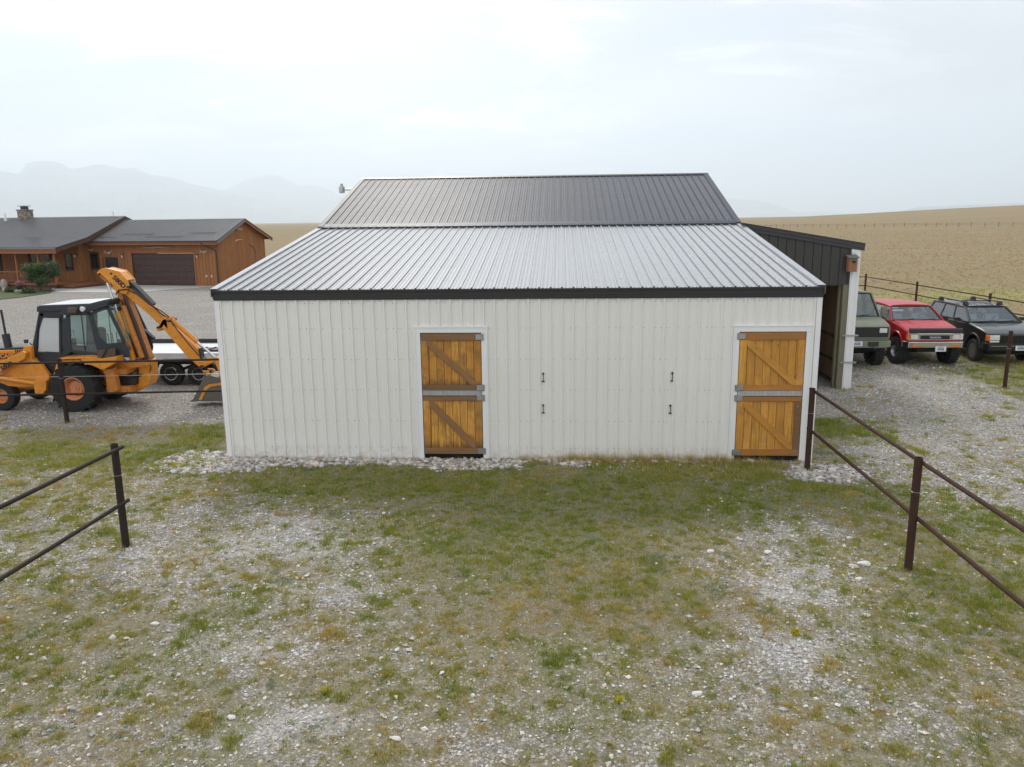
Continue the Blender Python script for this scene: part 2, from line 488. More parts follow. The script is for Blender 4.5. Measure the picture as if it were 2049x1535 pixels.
GZ = terrain(GX, GY) + micro*(1 - np.exp(-((GY-0.0)/0.7)**2)*(np.abs(GX) < 7))
cg, cl, cw, cf = cover(GX, GY)
nx, ny = len(gxl), len(gyl)
me = bpy.data.meshes.new('ground')
co = np.stack([GX, GY, GZ], -1).reshape(-1, 3).astype(np.float32)
ii = (np.arange(ny-1)[:, None]*nx + np.arange(nx-1)[None, :]).ravel()
quads = np.stack([ii, ii+1, ii+nx+1, ii+nx], -1).astype(np.int32)
def fast_mesh(me, co, faces, smooth=False):
    k = faces.shape[1]
    me.vertices.add(len(co)); me.vertices.foreach_set('co', co.astype(np.float32).ravel())
    me.loops.add(faces.size); me.loops.foreach_set('vertex_index', faces.astype(np.int32).ravel())
    me.polygons.add(len(faces)); me.polygons.foreach_set('loop_start', (np.arange(len(faces))*k).astype(np.int32))
    me.polygons.foreach_set('use_smooth', np.full(len(faces), smooth))
    me.update(calc_edges=True)
fast_mesh(me, co, quads, True)
at_ = me.color_attributes.new('cover', 'FLOAT_COLOR', 'POINT')
at_.data.foreach_set('color', np.stack([cg, cl, cw, cf], -1).reshape(-1).astype(np.float32))
def ground_z(x, y):
    x = np.asarray(x, float); y = np.asarray(y, float)
    i = np.clip(np.searchsorted(gxl, x)-1, 0, nx-2); j = np.clip(np.searchsorted(gyl, y)-1, 0, ny-2)
    u = (x-gxl[i])/(gxl[i+1]-gxl[i]); v = (y-gyl[j])/(gyl[j+1]-gyl[j])
    return (GZ[j, i]*(1-u)+GZ[j, i+1]*u)*(1-v) + (GZ[j+1, i]*(1-u)+GZ[j+1, i+1]*u)*v

t = NT('ground')
P = t.pos()
A = t.attr('cover')
sp = t.N('ShaderNodeSeparateColor'); t.L(A.outputs['Color'], sp.inputs[0])
cR, cG, cB = sp.outputs
cF = A.outputs['Alpha']
# gravel: stones of two sizes, each its own grey
v1 = t.voro(P, 26.0); v2 = t.voro(P, 62.0); v1e = t.voro(P, 26.0, 'DISTANCE_TO_EDGE')
s1 = t.N('ShaderNodeSeparateColor'); t.L(v1.outputs['Color'], s1.inputs[0])
s2 = t.N('ShaderNodeSeparateColor'); t.L(v2.outputs['Color'], s2.inputs[0])
stone1 = t.ramp(s1.outputs[0], [(0.0, (.15, .138, .125)), (0.35, (.27, .255, .235)), (0.75, (.45, .43, .40)), (1.0, (.70, .675, .635))])
stone2 = t.ramp(s2.outputs[0], [(0.0, (.14, .125, .11)), (0.5, (.28, .262, .24)), (1.0, (.50, .475, .44))])
gravel = t.mix(t.map(s1.outputs[1], 0.35, 0.65), stone2, stone1)
gravel = t.mix(t.map(v1e.outputs['Distance'], 0.0, 0.14, 0.75, 0.0), gravel, (.10, .092, .085))  # shade between the stones painted into the colour
warm = t.noise(P, 0.6, 5.0, 0.6)
gravel = t.mix(t.map(warm, 0.42, 0.72, 0.0, 0.30), gravel, (.36, .29, .23))
dirt = t.mix(t.noise(P, 9.0, 8.0, 0.7), (.098, .080, .062), (.190, .160, .126))
dirt = t.mix(t.map(s2.outputs[1], 0.62, 0.80), dirt, stone2)
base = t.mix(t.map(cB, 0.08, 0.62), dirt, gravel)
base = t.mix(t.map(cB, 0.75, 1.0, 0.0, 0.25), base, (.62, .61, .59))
# litter under the grass
n1 = t.noise(P, 40.0, 6.0, 0.7); n2 = t.noise(P, 3.0, 6.0, 0.6)
dry = t.mix(n1, (.125, .104, .046), (.26, .215, .100))
grn = t.mix(n1, (.092, .095, .026), (.190, .185, .058))
thatch = t.mix(t.map(t.math('ADD', cG, t.math('MULTIPLY', t.math('SUBTRACT', n2, 0.5), 0.5)), 0.15, 0.75), dry, grn)
near = t.mix(t.math('MULTIPLY', cR, t.map(n2, 0.35, 0.65, 0.35, 0.70)), base, thatch)
# open range: tan bunch grass, grey sage, paler dirt between
Ps = t.mapping(P, (1.0, 1.0, 1.0))
f1 = t.noise(Ps, 1.7, 7.0, 0.72); f2 = t.noise(t.mapping(P, (.02, .055, .02)), 1.0, 6.0, 0.62); f3 = t.noise(t.mapping(P, (.10, .30, .1)), 1.0, 6.0, 0.65)
f4 = t.noise(P, 9.0, 5.0, 0.7)
fa = t.mix(t.map(f1, 0.35, 0.66), (.225, .168, .088), (.305, .236, .130))
fa = t.mix(t.map(f3, 0.46, 0.70, 0.0, 0.75), fa, (.235, .198, .135))
fa = t.mix(t.map(f4, 0.50, 0.70, 0.0, 0.45), fa, (.13, .112, .065))
fa = t.mix(t.map(f2, 0.50, 0.66, 0.0, 0.65), fa, (.33, .225, .105))
fa = t.mix(t.map(cG, 0.32, 0.85, 0.0, 0.75), fa, (.27, .27, .085))
col = t.mix(cF, near, fa)
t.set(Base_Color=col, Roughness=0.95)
t.put(t.b.inputs['Specular IOR Level'], 0.15)
hgt = t.math('ADD', t.math('MULTIPLY', t.map(v1.outputs['Distance'], 0.0, 0.7, 1.0, 0.0), t.math('SUBTRACT', 1.0, cR)), t.math('MULTIPLY', n1, 0.8))
t.bump(hgt, 0.55, 0.02)
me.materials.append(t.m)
ground = link('ground', me); tag(ground, 'gravelly yard and tan prairie reaching to the horizon', 'ground', kind='structure')
# ================================================================ barn
HX = 6.095; HW = 3.364; EZ = 3.569; EY = -0.12; JY = 7.50; JZ = 4.727; RY = 12.97; RZ = 6.396
PIT = 2*HX/54
# painted sheet metal
def sheetmetal(name, col, rough, spec, coat=0.0, var=0.06, streak=0.12, metal=0.0, axis=2, splash=0.0, relief=1):
    t = NT(name); p = t.coord('Object')
    a = t.noise(p, 0.9, 5.0, 0.6); 
    sc = [5.0]*3; sc[axis] = 0.35
    b = t.noise(t.mapping(p, tuple(sc)), 1.0, 6.0, 0.6)
    c = t.mix(t.map(a, 0.3, 0.7), tuple(x*(1-var) for x in col), tuple(x*(1+var) for x in col))
    c = t.mix(t.map(b, 0.48, 0.75, 0.0, streak), c, tuple(x*0.62 for x in col))
    c = t.mix(t.map(t.rnd(), 0, 1, 0, 0.04), c, tuple(x*0.85 for x in col))
    if splash:
        sz = t.N('ShaderNodeSeparateXYZ'); t.L(p, sz.inputs[0])
        c = t.mix(t.math('MULTIPLY', t.map(sz.outputs[2], 0.02, 0.34, 1.0, 0.0), t.map(t.noise(p, 7.0, 5.0, 0.7), 0.42, 0.72, 0.0, splash)), c, (.34, .26, .19))
    t.set(Base_Color=c, Metallic=metal, Coat_Weight=coat, Coat_Roughness=0.12)
    t.put(t.b.inputs['Specular IOR Level'], spec)
    t.put(t.b.inputs['Roughness'], t.map(b, 0.3, 0.7, rough-0.012, rough+0.02))
    if relief: t.bump(t.noise(p, 1.6, 2.0, 0.5), 0.05, 0.02)
    M[name] = t.m
sheetmetal('wall_white', (.80, .782, .737), 0.38, 0.5, streak=0.015, var=.02, splash=.55)
sheetmetal('trim_white', (.80, .80, .79), 0.40, 0.5, streak=0.02, var=.03)
sheetmetal('roof_lower', (.105, .110, .124), 0.28, 0.8, coat=0.6, axis=1, streak=0.05, relief=0)  # same metal as the upper roof, bright sky sheen lightened into its colour
sheetmetal('roof_upper', (.042, .050, .072), 0.44, 0.20, coat=0.0, axis=1, streak=0.05, relief=0)  # same metal as the lower roof, its weaker sheen darkened into the colour
sheetmetal('trim_dark', (.040, .040, .042), 0.42, 0.5)
sheetmetal('sheet_dark', (.048, .046, .042), 0.45, 0.4, streak=0.2)
plain('screw', (.42, .41, .39), 0.5, 0.4)
plain('galv', (.42, .43, .44), 0.42, 0.85, dirt=0.3)
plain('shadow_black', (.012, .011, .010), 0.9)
plain('dark_iron', (.05, .045, .04), 0.6, 0.5)
wood('door_amber', (.78, .405, .070), (.47, .205, .030), 2, 0.40, (.10, .075, .045))
wood('door_amber_worn', (.76, .390, .066), (.42, .178, .028), 2, 0.80, (.085, .062, .036), stain=.85)
wood('brace_brown', (.40, .205, .068), (.22, .105, .038), 2, 0.6, (.15, .11, .07))
wood('rail_amber', (.54, .250, .050), (.34, .140, .028), 0, 0.45, (.16, .115, .07))
wood('rail_brown', (.30, .155, .055), (.17, .085, .033), 0, 0.6, (.17, .13, .09))
wood('grey_board', (.52, .50, .49), (.28, .27, .27), 2, 0.5, (.38, .37, .38), gs=1.6)
wood('treated', (.23, .21, .13), (.13, .12, .07), 2, 0.5, (.20, .19, .14))
wood('old_plank', (.26, .15, .07), (.12, .07, .035), 2, 0.5, (.10, .09, .08))

barn = thing('barn', 'long white ribbed metal barn with grey metal roof and two stable doors', 'barn')

DOORS = [(-1.996, -0.496, 'R'), (4.418, 5.971, 'L')]
DT = 2.798; TW = 0.125
OPEN = [(a+TW-0.005, b-TW+0.005) for a, b, _ in DOORS]
def rib_profile(x0, x1, hi=0.034, lo=0.0035):
    pts = [(x0, 0.0)]
    k0 = math.ceil((x0+HX)/PIT-0.3)
    k = k0-1
    while True:
        xc = -HX+PIT*(k+0.5)
        if xc > x1+PIT: break
        for dx_, d in ((-.026, 0), (-.014, hi), (.012, hi), (.020, 0)): pts.append((xc+dx_, d))
        for q in (1/3, 2/3):
            m = xc+PIT*q
            for dx_, d in ((-.016, 0), (-.006, lo), (.006, lo), (.016, 0)): pts.append((m+dx_, d))
        k += 1
    pts.append((x1, 0.0))
    pts = sorted(set(p for p in pts if x0-1e-6 <= p[0] <= x1+1e-6))
    return pts
def prof_d(pts, x):
    for (a, da), (b, db) in zip(pts, pts[1:]):
        if a <= x <= b: return da+(db-da)*(x-a)/max(1e-9, b-a)
    return 0.0
def wall_sheet(x0, x1):
    pts = rib_profile(x0, x1)
    cuts = [c for o in OPEN for c in o if x0 < c < x1]
    pts = sorted(pts+[(c, prof_d(pts, c)) for c in cuts])
    mb = MB()
    for (a, da), (b, db) in zip(pts, pts[1:]):
        if b-a < 1e-6: continue
        m = (a+b)/2; z0 = -0.06
        if any(o0 < m < o1 for o0, o1 in OPEN): z0 = DT-TW
        mb.add([(a, -da, z0), (b, -db, z0), (b, -db, HW+.01), (a, -da, HW+.01)], [(0, 1, 2, 3)])
    return mb
edges = [-HX+4*PIT*k for k in range(14)]+[HX]
for a, b in zip(edges, edges[1:]):
    wall_sheet(a, b).build('wall_sheet', 'wall_white', barn)
# screws along the girts
sc = MB()
def screw(x, y, z, n=(0, -1, 0)):
    nv = Vector(n); s = nv.cross(Vector((0, 0, 1))).normalized() if abs(nv.z) < .9 else Vector((1, 0, 0)); u = s.cross(nv)
    r = .0085; p = Vector((x, y, z))
    ring = [p+(s*math.cos(k*math.pi/3)+u*math.sin(k*math.pi/3))*r for k in range(6)]
    top = [q+nv*.006 for q in ring]
    sc.add(ring+top, [tuple(range(6, 12))]+[(i, (i+1) % 6, (i+1) % 6+6, i+6) for i in range(6)])
for z in (0.24, 0.82, 1.48, 2.12, 2.76, 3.28):
    for k in range(54):
        x = -HX+PIT*(k+.5)
        offs = (.055, PIT-.055) if k % 4 in (0, 3) else (.055,)
        if k % 4 == 0: offs = (-.05, .05, .11)
        for o in offs:
            X = x+o
            if any(a-.13 < X < b+.13 for a, b in OPEN) and z < DT+.02: continue
            if abs(X) < HX-.08: screw(X, -.001, z)
sc.build('wall_screw', 'screw', barn, kind='stuff')
# backing wall, sides and rear
MB().box(-HX+.02, OPEN[0][0]-.01, .02, .12, -.05, HW).box(OPEN[0][1]+.01, OPEN[1][0]-.01, .02, .12, -.05, HW).box(OPEN[1][1]+.01, HX-.02, .02, .12, -.05, HW)\
    .box(OPEN[0][0]-.01, OPEN[0][1]+.01, .02, .12, DT-TW, HW).box(OPEN[1][0]-.01, OPEN[1][1]+.01, .02, .12, DT-TW, HW).build('wall_frame', 'old_plank', barn)
def zroof(y):
    if y <= JY: return EZ+(y-EY)*(JZ-EZ)/(JY-EY)
    if y <= RY: return JZ+(y-JY)*(RZ-JZ)/(RY-JY)
    return RZ-(y-RY)*(RZ-JZ)/(RY-JY)
YB = 2*RY-JY
side = [(0, -.05), (YB, -.05), (YB, zroof(YB)-.10), (RY, RZ-.10), (JY, JZ-.10), (0, HW-.02)]
MB().prism(side, -HX, -HX+.05, 'x').build('side_wall', 'wall_white', barn)
MB().prism(side, HX-.05, HX-.0, 'x').build('side_wall', 'wall_white', barn)
MB().box(-HX, HX, YB-.05, YB, -.05, zroof(YB)-.1).build('rear_wall', 'wall_white', barn)
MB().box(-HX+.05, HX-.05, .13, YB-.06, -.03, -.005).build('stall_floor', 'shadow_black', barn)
# corner trims
for s in (-1, 1):
    x = s*HX
    MB().box(min(x, x-s*.085), max(x, x-s*.085), -.026, -.001, -.06, HW+.005).box(min(x-s*.001, x+s*.022), max(x-s*.001, x+s*.022), -.026, .09, -.06, HW+.005).build('corner_trim', 'trim_white', barn, bevel=.004)

# roofs: ribbed sheets along the slope
def roof_sheet(x0, x1, y0, y1, z0, z1, name, mat, hi=.028, lo=.007):
    n = Vector((0, -(z1-z0), (y1-y0))).normalized()
    pts = rib_profile(x0, x1, hi, lo)
    r0 = [Vector((a, y0, z0))+n*d for a, d in pts]; r1 = [Vector((a, y1, z1))+n*d for a, d in pts]
    k = len(pts); mb = MB().add(r0+r1, [(i, i+1, k+i+1, k+i) for i in range(k-1)])
    b0 = [Vector((a, y0, z0))-n*.004 for a, d in pts]
    mb.add(r0+b0, [(i, i+1, k+i+1, k+i) for i in range(k-1)])
    return mb.build(name, mat, barn)
RX = HX+.02
redge = [-RX]+[-HX+4*PIT*k for k in range(1, 14)]+[RX]
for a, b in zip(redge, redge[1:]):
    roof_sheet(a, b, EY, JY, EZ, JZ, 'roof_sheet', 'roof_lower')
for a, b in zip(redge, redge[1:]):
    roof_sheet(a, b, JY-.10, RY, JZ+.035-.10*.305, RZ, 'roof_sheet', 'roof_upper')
# rear slope and roof deck
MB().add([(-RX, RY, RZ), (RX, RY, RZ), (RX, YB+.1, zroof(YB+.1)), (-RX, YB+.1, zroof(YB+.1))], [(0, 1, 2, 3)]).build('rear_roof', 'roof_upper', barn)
MB().prism([(.05, zroof(.05)-.03), (JY, JZ-.03), (RY, RZ-.03), (YB, zroof(YB)-.03), (YB, zroof(YB)-.08), (RY, RZ-.09), (JY, JZ-.09), (.05, zroof(.05)-.08)], -HX+.01, HX-.01, 'x').build('roof_deck', 'old_plank', barn)
# roof screws
sc = MB()
nl = Vector((0, -(JZ-EZ), JY-EY)).normalized(); nu = Vector((0, -(RZ-JZ), RY-JY)).normalized()
for (y0, y1, z0, z1, n, off, rows) in ((EY, JY, EZ, JZ, nl, 0.004, 11), (JY, RY, JZ+.035, RZ, nu, 0.004, 7)):
    for r in range(rows):
        q = (r+.12)/rows; y = y0+(y1-y0)*q; z = z0+(z1-z0)*q
        for k in range(54):
            x = -HX+PIT*(k+.5)
            for o in ((.055, .115) if k % 4 == 0 else (.06,)):
                if abs(x+o) < HX-.06: screw(x+o, y, z, tuple(n))
sc.build('roof_screw', 'screw', barn, kind='stuff')
# flashing where the two roofs meet, ridge cap, rakes
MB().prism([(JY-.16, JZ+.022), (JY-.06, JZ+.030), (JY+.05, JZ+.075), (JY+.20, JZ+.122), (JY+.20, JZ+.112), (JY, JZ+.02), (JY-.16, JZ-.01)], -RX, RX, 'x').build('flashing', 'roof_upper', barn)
MB().prism([(RY-.15, RZ-.022), (RY-.14, RZ-.004), (RY-.03, RZ+.040), (RY+.03, RZ+.040), (RY+.15, RZ-.01), (RY+.15, RZ-.03), (RY, RZ+.02)], -RX-.02, RX+.02, 'x').build('ridge_cap', 'trim_dark', barn)
for s in (-1, 1):
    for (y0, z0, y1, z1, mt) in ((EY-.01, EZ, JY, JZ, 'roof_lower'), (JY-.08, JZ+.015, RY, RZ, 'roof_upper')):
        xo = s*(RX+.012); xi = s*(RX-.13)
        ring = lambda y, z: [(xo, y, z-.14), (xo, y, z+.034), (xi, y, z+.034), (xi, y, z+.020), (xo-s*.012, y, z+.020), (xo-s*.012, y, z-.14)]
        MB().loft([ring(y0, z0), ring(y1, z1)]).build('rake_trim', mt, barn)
# eave fascia in two dark steps with a scalloped closure below
MB().prism([(-.005, HW+.012), (-.052, HW+.012), (-.060, HW+.080), (-.085, HW+.082), (-.085, HW+.098), (-.062, HW+.104), (-.070, EZ-.035), (-.118, EZ-.028), (-.118, EZ-.008), (-.005, EZ-.008)], -RX-.01, RX+.01, 'x').build('eave_fascia', 'trim_dark', barn)
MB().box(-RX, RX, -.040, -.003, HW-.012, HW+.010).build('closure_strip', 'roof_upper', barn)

# ---- stable doors
plank_mesh = {}
def board(name, parent, mat, cx, cz, w, h, y0, y1, rot=0.0, bev=.004):
    """one board, centred at (cx, cz), lying between y0 and y1 (local grain along its length)"""
    key = (round(w, 3), round(h, 3), round(y1-y0, 3), mat)
    if key not in plank_mesh:
        mb = MB().box(-w/2, w/2, -(y1-y0)/2, (y1-y0)/2, -h/2, h/2)
        me = mb.mesh(name); me.materials.append(M[mat])
        bm = bmesh.new(); bm.from_mesh(me); bmesh.ops.bevel(bm, geom=bm.edges[:], offset=min(bev, w*.2), segments=1, affect='EDGES'); bm.to_mesh(me); bm.free()
        plank_mesh[key] = me
    return share(name, plank_mesh[key], parent, (cx, (y0+y1)/2, cz), (0, rot, 0))
def hinge_at(x, z, side, parent):
    s = 1 if side == 'R' else -1
    mb = MB().box(x-.065, x+.065, -.062, -.050, z-.055, z+.055)
    mb.box(x+s*.065, x+s*.10, -.058, -.048, z-.065, z+.065)
    mb.tube([(x+s*.066, -.064, z-.07), (x+s*.066, -.064, z+.07)], .013, 8)
    for dx_, dz_ in ((-.035, .025), (.02, .025), (-.035, -.025), (.02, -.025)): mb.tube([(x+dx_, -.062, z+dz_), (x+dx_, -.069, z+dz_)], .013, 6)
    return mb.build('hinge', 'galv', parent, bevel=.002, seg=1)
def leaf(x0, x1, z0, z1, side, worn, railmat, lower):
    am = 'door_amber_worn' if worn else 'door_amber'
    back = MB().box(x0+.01, x1-.01, .012, .03, z0+.01, z1-.01).build('door', 'shadow_black', barn)
    tag(back, ('lower' if lower else 'upper')+' half of the '+('left' if x0 < 0 else 'right')+' stable door, amber planks with a diagonal brace')
    n = 8; sw = .135; rt = .15 if not lower else .095; rb = .115 if not lower else .135
    pw = (x1-x0)/n
    for k in range(n):
        board('plank', back, am, x0+pw*(k+.5), (z0+z1)/2, pw-.006, z1-z0-.01, -.012, .011)
    for xc in (x0+sw/2, x1-sw/2):
        board('stile', back, am if not (lower and not worn and xc > (x0+x1)/2) else 'rail_brown', xc, (z0+rb+z1-rt)/2, sw, z1-rt-z0-rb-.002, -.040, -.0125)
    rm = railmat
    board('rail', back, rm, (x0+x1)/2, z1-rt/2, x1-x0-.004, rt, -.042, -.0125)
    board('rail', back, rm, (x0+x1)/2, z0+rb/2, x1-x0-.004, rb, -.042, -.0125)
    ax, az, bx, bz = x0+sw+.03, z1-rt-.06, x1-sw-.05, z0+rb+.05
    # diagonal brace, its ends cut to fit between rails and stiles
    L = math.hypot(bx-ax, bz-az); ux, uz = (bx-ax)/L, (bz-az)/L; hw_ = .064
    poly = [(ax-ux*.4-uz*hw_, az-uz*.4+ux*hw_), (bx+ux*.4-uz*hw_, bz+uz*.4+ux*hw_), (bx+ux*.4+uz*hw_, bz+uz*.4-ux*hw_), (ax-ux*.4+uz*hw_, az-uz*.4-ux*hw_)]
    for axis_, lim, sg in ((0, x0+sw+.002, 1), (0, x1-sw-.002, -1), (1, z0+rb+.002, 1), (1, z1-rt-.002, -1)):
        out_ = []
        for (p0, p1) in zip(poly, poly[1:]+poly[:1]):
            i0, i1 = sg*(p0[axis_]-lim) >= 0, sg*(p1[axis_]-lim) >= 0
            if i0: out_.append(p0)
            if i0 != i1:
                k_ = (lim-p0[axis_])/(p1[axis_]-p0[axis_]); out_.append((p0[0]+(p1[0]-p0[0])*k_, p0[1]+(p1[1]-p0[1])*k_))
        poly = out_
    cx_, cz_ = (ax+bx)/2, (az+bz)/2; an = math.atan2(ux, -uz)          # board axis against the vertical
    loc_ = [((px_-cx_)*math.cos(an)+(pz_-cz_)*math.sin(an), -(px_-cx_)*math.sin(an)+(pz_-cz_)*math.cos(an)) for px_, pz_ in poly]
    bo = MB().prism(loc_, -.016, .016, 'y').build('brace', 'brace_brown' if railmat == 'rail_brown' else 'door_amber', back, bevel=.003, seg=1)
    bo.location = (cx_, -.029, cz_); bo.rotation_euler = (0, -an, 0)
    hx = x1-.035 if side == 'R' else x0+.035
    hinge_at(hx, z1-rt/2 if not lower else z1-rt/2+.02, side, back); hinge_at(hx, z0+rb/2, side, back)
    lx = x0+.07 if side == 'R' else x1-.07
    lz = z0+rb+.19 if not lower else z1-rt-.10
    MB().box(lx-.02, lx+.02, -.047, -.040, lz-.02, lz+.02).tube([(lx, -.047, lz), (lx, -.060, lz)], .012, 8).build('latch', 'galv', back)
for i, (a, b, side) in enumerate(DOORS):
    x0, x1 = a+TW+.012, b-TW-.012
    zt = DT-TW-.012
    worn = i == 0
    leaf(x0, x1, 1.478, zt, side, worn, 'rail_brown' if worn else 'rail_amber', False)
    gb = MB().box(x0-.002, x1+.002, -.036, .012, 1.365, 1.474).build('drip_board', 'grey_board', barn, bevel=.003)
    leaf(x0, x1, .115, 1.350, side, worn, 'rail_brown' if worn else 'rail_amber', True)
    # casing: two jambs and a head, each with a raised outer bead
    for xa, xb, bead in ((a, a+TW, a), (b-TW, b, b-.022)):
        MB().box(xa, xb, -.045, .06, -.06, DT-TW).box(bead-.002, bead+.024, -.058, -.046, -.06, DT-.02).build('door_jamb', 'trim_white', barn, bevel=.003)
    MB().box(a, b, -.047, .06, DT-TW+.002, DT).box(a-.012, b+.012, -.060, -.048, DT-.020, DT+.008).build('door_head', 'trim_white', barn, bevel=.003)
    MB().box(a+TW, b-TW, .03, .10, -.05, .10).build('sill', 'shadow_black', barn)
# hooks that hold the doors open
for px, py in ((1087, 755), (1087, 818), (1345, 754), (1341, 819)):
    q = gy(px, py, -.03); x, z = q[0], q[2]
    mb = MB().ico((x, -.035, z+.075), .026, 1)
    mb.tube([(x, -.04, z+.075), (x+.004, -.045, z), (x, -.045, z-.075), (x-.012, -.05, z-.092), (x-.030, -.055, z-.080)], .008, 6)
    mb.box(x-.03, x+.03, -.028, -.0195, z-.10, z-.075)
    mb.build('door_hook', 'dark_iron', barn)
# yard light on the left gable
q0 = gy(702, 379, 12.6); q1 = gy(684, 380, 12.6)
MB().tube([(-HX+.02, 12.6, q0[2]), (q1[0]+.05, 12.6, q1[2])], .028, 8).lathe([(.0, -.14), (.10, -.13), (.11, .05), (.085, .10), (.05, .11), (.05, .19), (0, .2)], 12, 'z', (q1[0], 12.6, q1[2]+.02)).build('yard_light', 'galv', barn, smooth=35)

# ---- open lean-to on the right side
CX0, CX1, CY = HX, 9.37, 7.05
ZL, ZR = 4.72, 4.14
zc = lambda x: ZL+(ZR-ZL)*(x-6.14)/(9.44-6.14)
HB = 2.985
k = 0; x = CX0+.005; wid = .2465
while x < 9.12:
    x2 = min(x+wid, 9.125)
    mb = MB().add([(x+.012, CY, HB), (x2-.012, CY, HB), (x2-.012, CY, zc(x2)-.16), (x+.012, CY, zc(x)-.16)], [(0, 1, 2, 3)])
    mb.add([(x+.012, CY, HB), (x+.012, CY, zc(x)-.16), (x-.001, CY+.018, zc(x)-.16), (x-.001, CY+.018, HB)], [(0, 1, 2, 3)])
    mb.add([(x2-.012, CY, HB), (x2-.012, CY, zc(x2)-.16), (x2+.001, CY+.018, zc(x2)-.16), (x2+.001, CY+.018, HB)], [(0, 1, 2, 3)])
    mb.build('header_sheet', 'sheet_dark', barn); x = x2
MB().box(CX0+.01, 9.12, CY+.02, CY+.10, HB+.01, HB+.16).build('header_beam', 'treated', barn)
def slab(y0, y1, t0, t1, xa=CX0-.02, xb=9.46):
    return [[(xa, y, zc(xa)+t0), (xb, y, zc(xb)+t0), (xb, y, zc(xb)+t1), (xa, y, zc(xa)+t1)] for y in (y0, y1)]
MB().loft(slab(CY-.05, CY-.005, -.19, -.095)).loft(slab(CY-.075, CY-.004, -.092, -.005)).loft(slab(CY-.095, CY+.15, -.002, .022)).build('lean_to_fascia', 'trim_dark', barn)
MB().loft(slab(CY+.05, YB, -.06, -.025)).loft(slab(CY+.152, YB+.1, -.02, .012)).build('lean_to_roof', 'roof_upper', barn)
MB().prism([(9.125, -.05), (9.375, -.05), (9.375, zc(9.375)-.19), (9.125, zc(9.125)-.19)], CY-.03, CY+.08, 'y').box(9.16, 9.20, CY-.042, CY-.031, -.05, 3.78).box(9.30, 9.34, CY-.042, CY-.031, -.05, 3.75).build('lean_to_post', 'trim_white', barn, bevel=.006)
for z in (1.565, .785):
    MB().box(9.02, 9.46, CY-.075, CY-.045, z-.022, z+.022).tube([(9.07, CY-.08, z), (9.07, CY-.02, z)], .014, 6).tube([(9.42, CY-.08, z), (9.42, CY-.02, z)], .014, 6).build('gate_bracket', 'galv', barn)
MB().box(8.965, 9.118, CY-.01, CY+.13, -.05, HB+.02).build('timber_post', 'treated', barn, bevel=.008)
MB().box(8.885, 8.955, CY+.10, CY+.22, -.05, HB+.2).build('timber_post', 'treated', barn, bevel=.008)
# inside: plank lining of the outer wall, rails, rafters
y = CY+.15; k = 0
while y < YB-.2:
    w = random.choice((.18, .21, .24, .28)); top = zc(9.2)-.2-random.choice((0, 0, .3, .9, 1.6))*(1 if random.random() < .4 else 0)
    board('lining_plank', barn, 'old_plank', 0, 0, .022, round(top, 1), 0, w, 0)
    o = bpy.data.objects[-1] if False else None
    bpy.context.view_layer.objects
    ob_ = [ob for ob in barn.children if ob.name.startswith('lining_plank')][-1]
    ob_.location = (9.16+random.uniform(-.006, .006), y+w/2, round(top, 1)/2)
    y += w+.008
MB().box(9.19, 9.36, CY+.09, YB, -.05, zc(9.3)-.15).build('lean_to_wall', 'wall_white', barn)
plain('rust', (.052, .026, .019), 0.8, 0.0, dirt=0.5, dirtcol=(.10, .045, .026), scale=14, spec=.2)
plain('rust_dark', (.030, .021, .018), 0.75, 0.0, dirt=0.5, dirtcol=(.06, .032, .022), scale=14, spec=.25)
for z in (1.42, .72, .12):
    MB().tube([(9.09, CY+.20, z), (9.09, YB-.4, z)], .032, 8).build('stall_rail', 'rust_dark', barn)
for i in range(6):
    yy = CY+.9+i*1.8
    MB().loft([[(CX0, yy, zc(CX0)-.07), (9.3, yy, zc(9.3)-.07), (9.3, yy, zc(9.3)-.22), (CX0, yy, zc(CX0)-.22)], [(CX0, yy+.05, zc(CX0)-.07), (9.3, yy+.05, zc(9.3)-.07), (9.3, yy+.05, zc(9.3)-.22), (CX0, yy+.05, zc(CX0)-.22)]]).build('rafter', 'old_plank', barn)
MB().box(CX0+.01, 9.18, YB-.1, YB-.04, -.05, zc(7)-.1).build('lean_to_rear_wall', 'sheet_dark', barn)

# bird box on the lean-to post
bh = thing('bird_box', 'small weathered cedar bird box fixed to the white lean-to post', 'bird box', (9.10, CY-.05, 3.38))
wood('cedar', (.36, .17, .08), (.22, .095, .045), 2, 0.5, (.20, .18, .16))
wood('grey_cedar', (.26, .25, .24), (.15, .145, .14), 0, 0.4)
MB().box(-.115, .115, -.20, -.01, 0, .40).build('box_body', 'cedar', bh, bevel=.004)
MB().prism([(-.26, .375), (0, .44), (0, .465), (-.26, .40)], -.15, .15, 'x').build('box_roof', 'grey_cedar', bh)
MB().lathe([(0, 0), (.045, 0), (.045, .012), (0, .012)], 14, 'y', (0.02, -.212, .285)).build('entrance_hole', 'shadow_black', bh)
MB().box(-.10, .10, -.215, -.202, .30, .345).build('face_board', 'grey_cedar', bh)
mb = MB()
for k in range(6): mb.tube([(-.10+.04*k, -.04, .45), (-.11+.044*k, -.05, .53)], .004, 5)
mb.build('perch_spikes', 'dark_iron', bh)
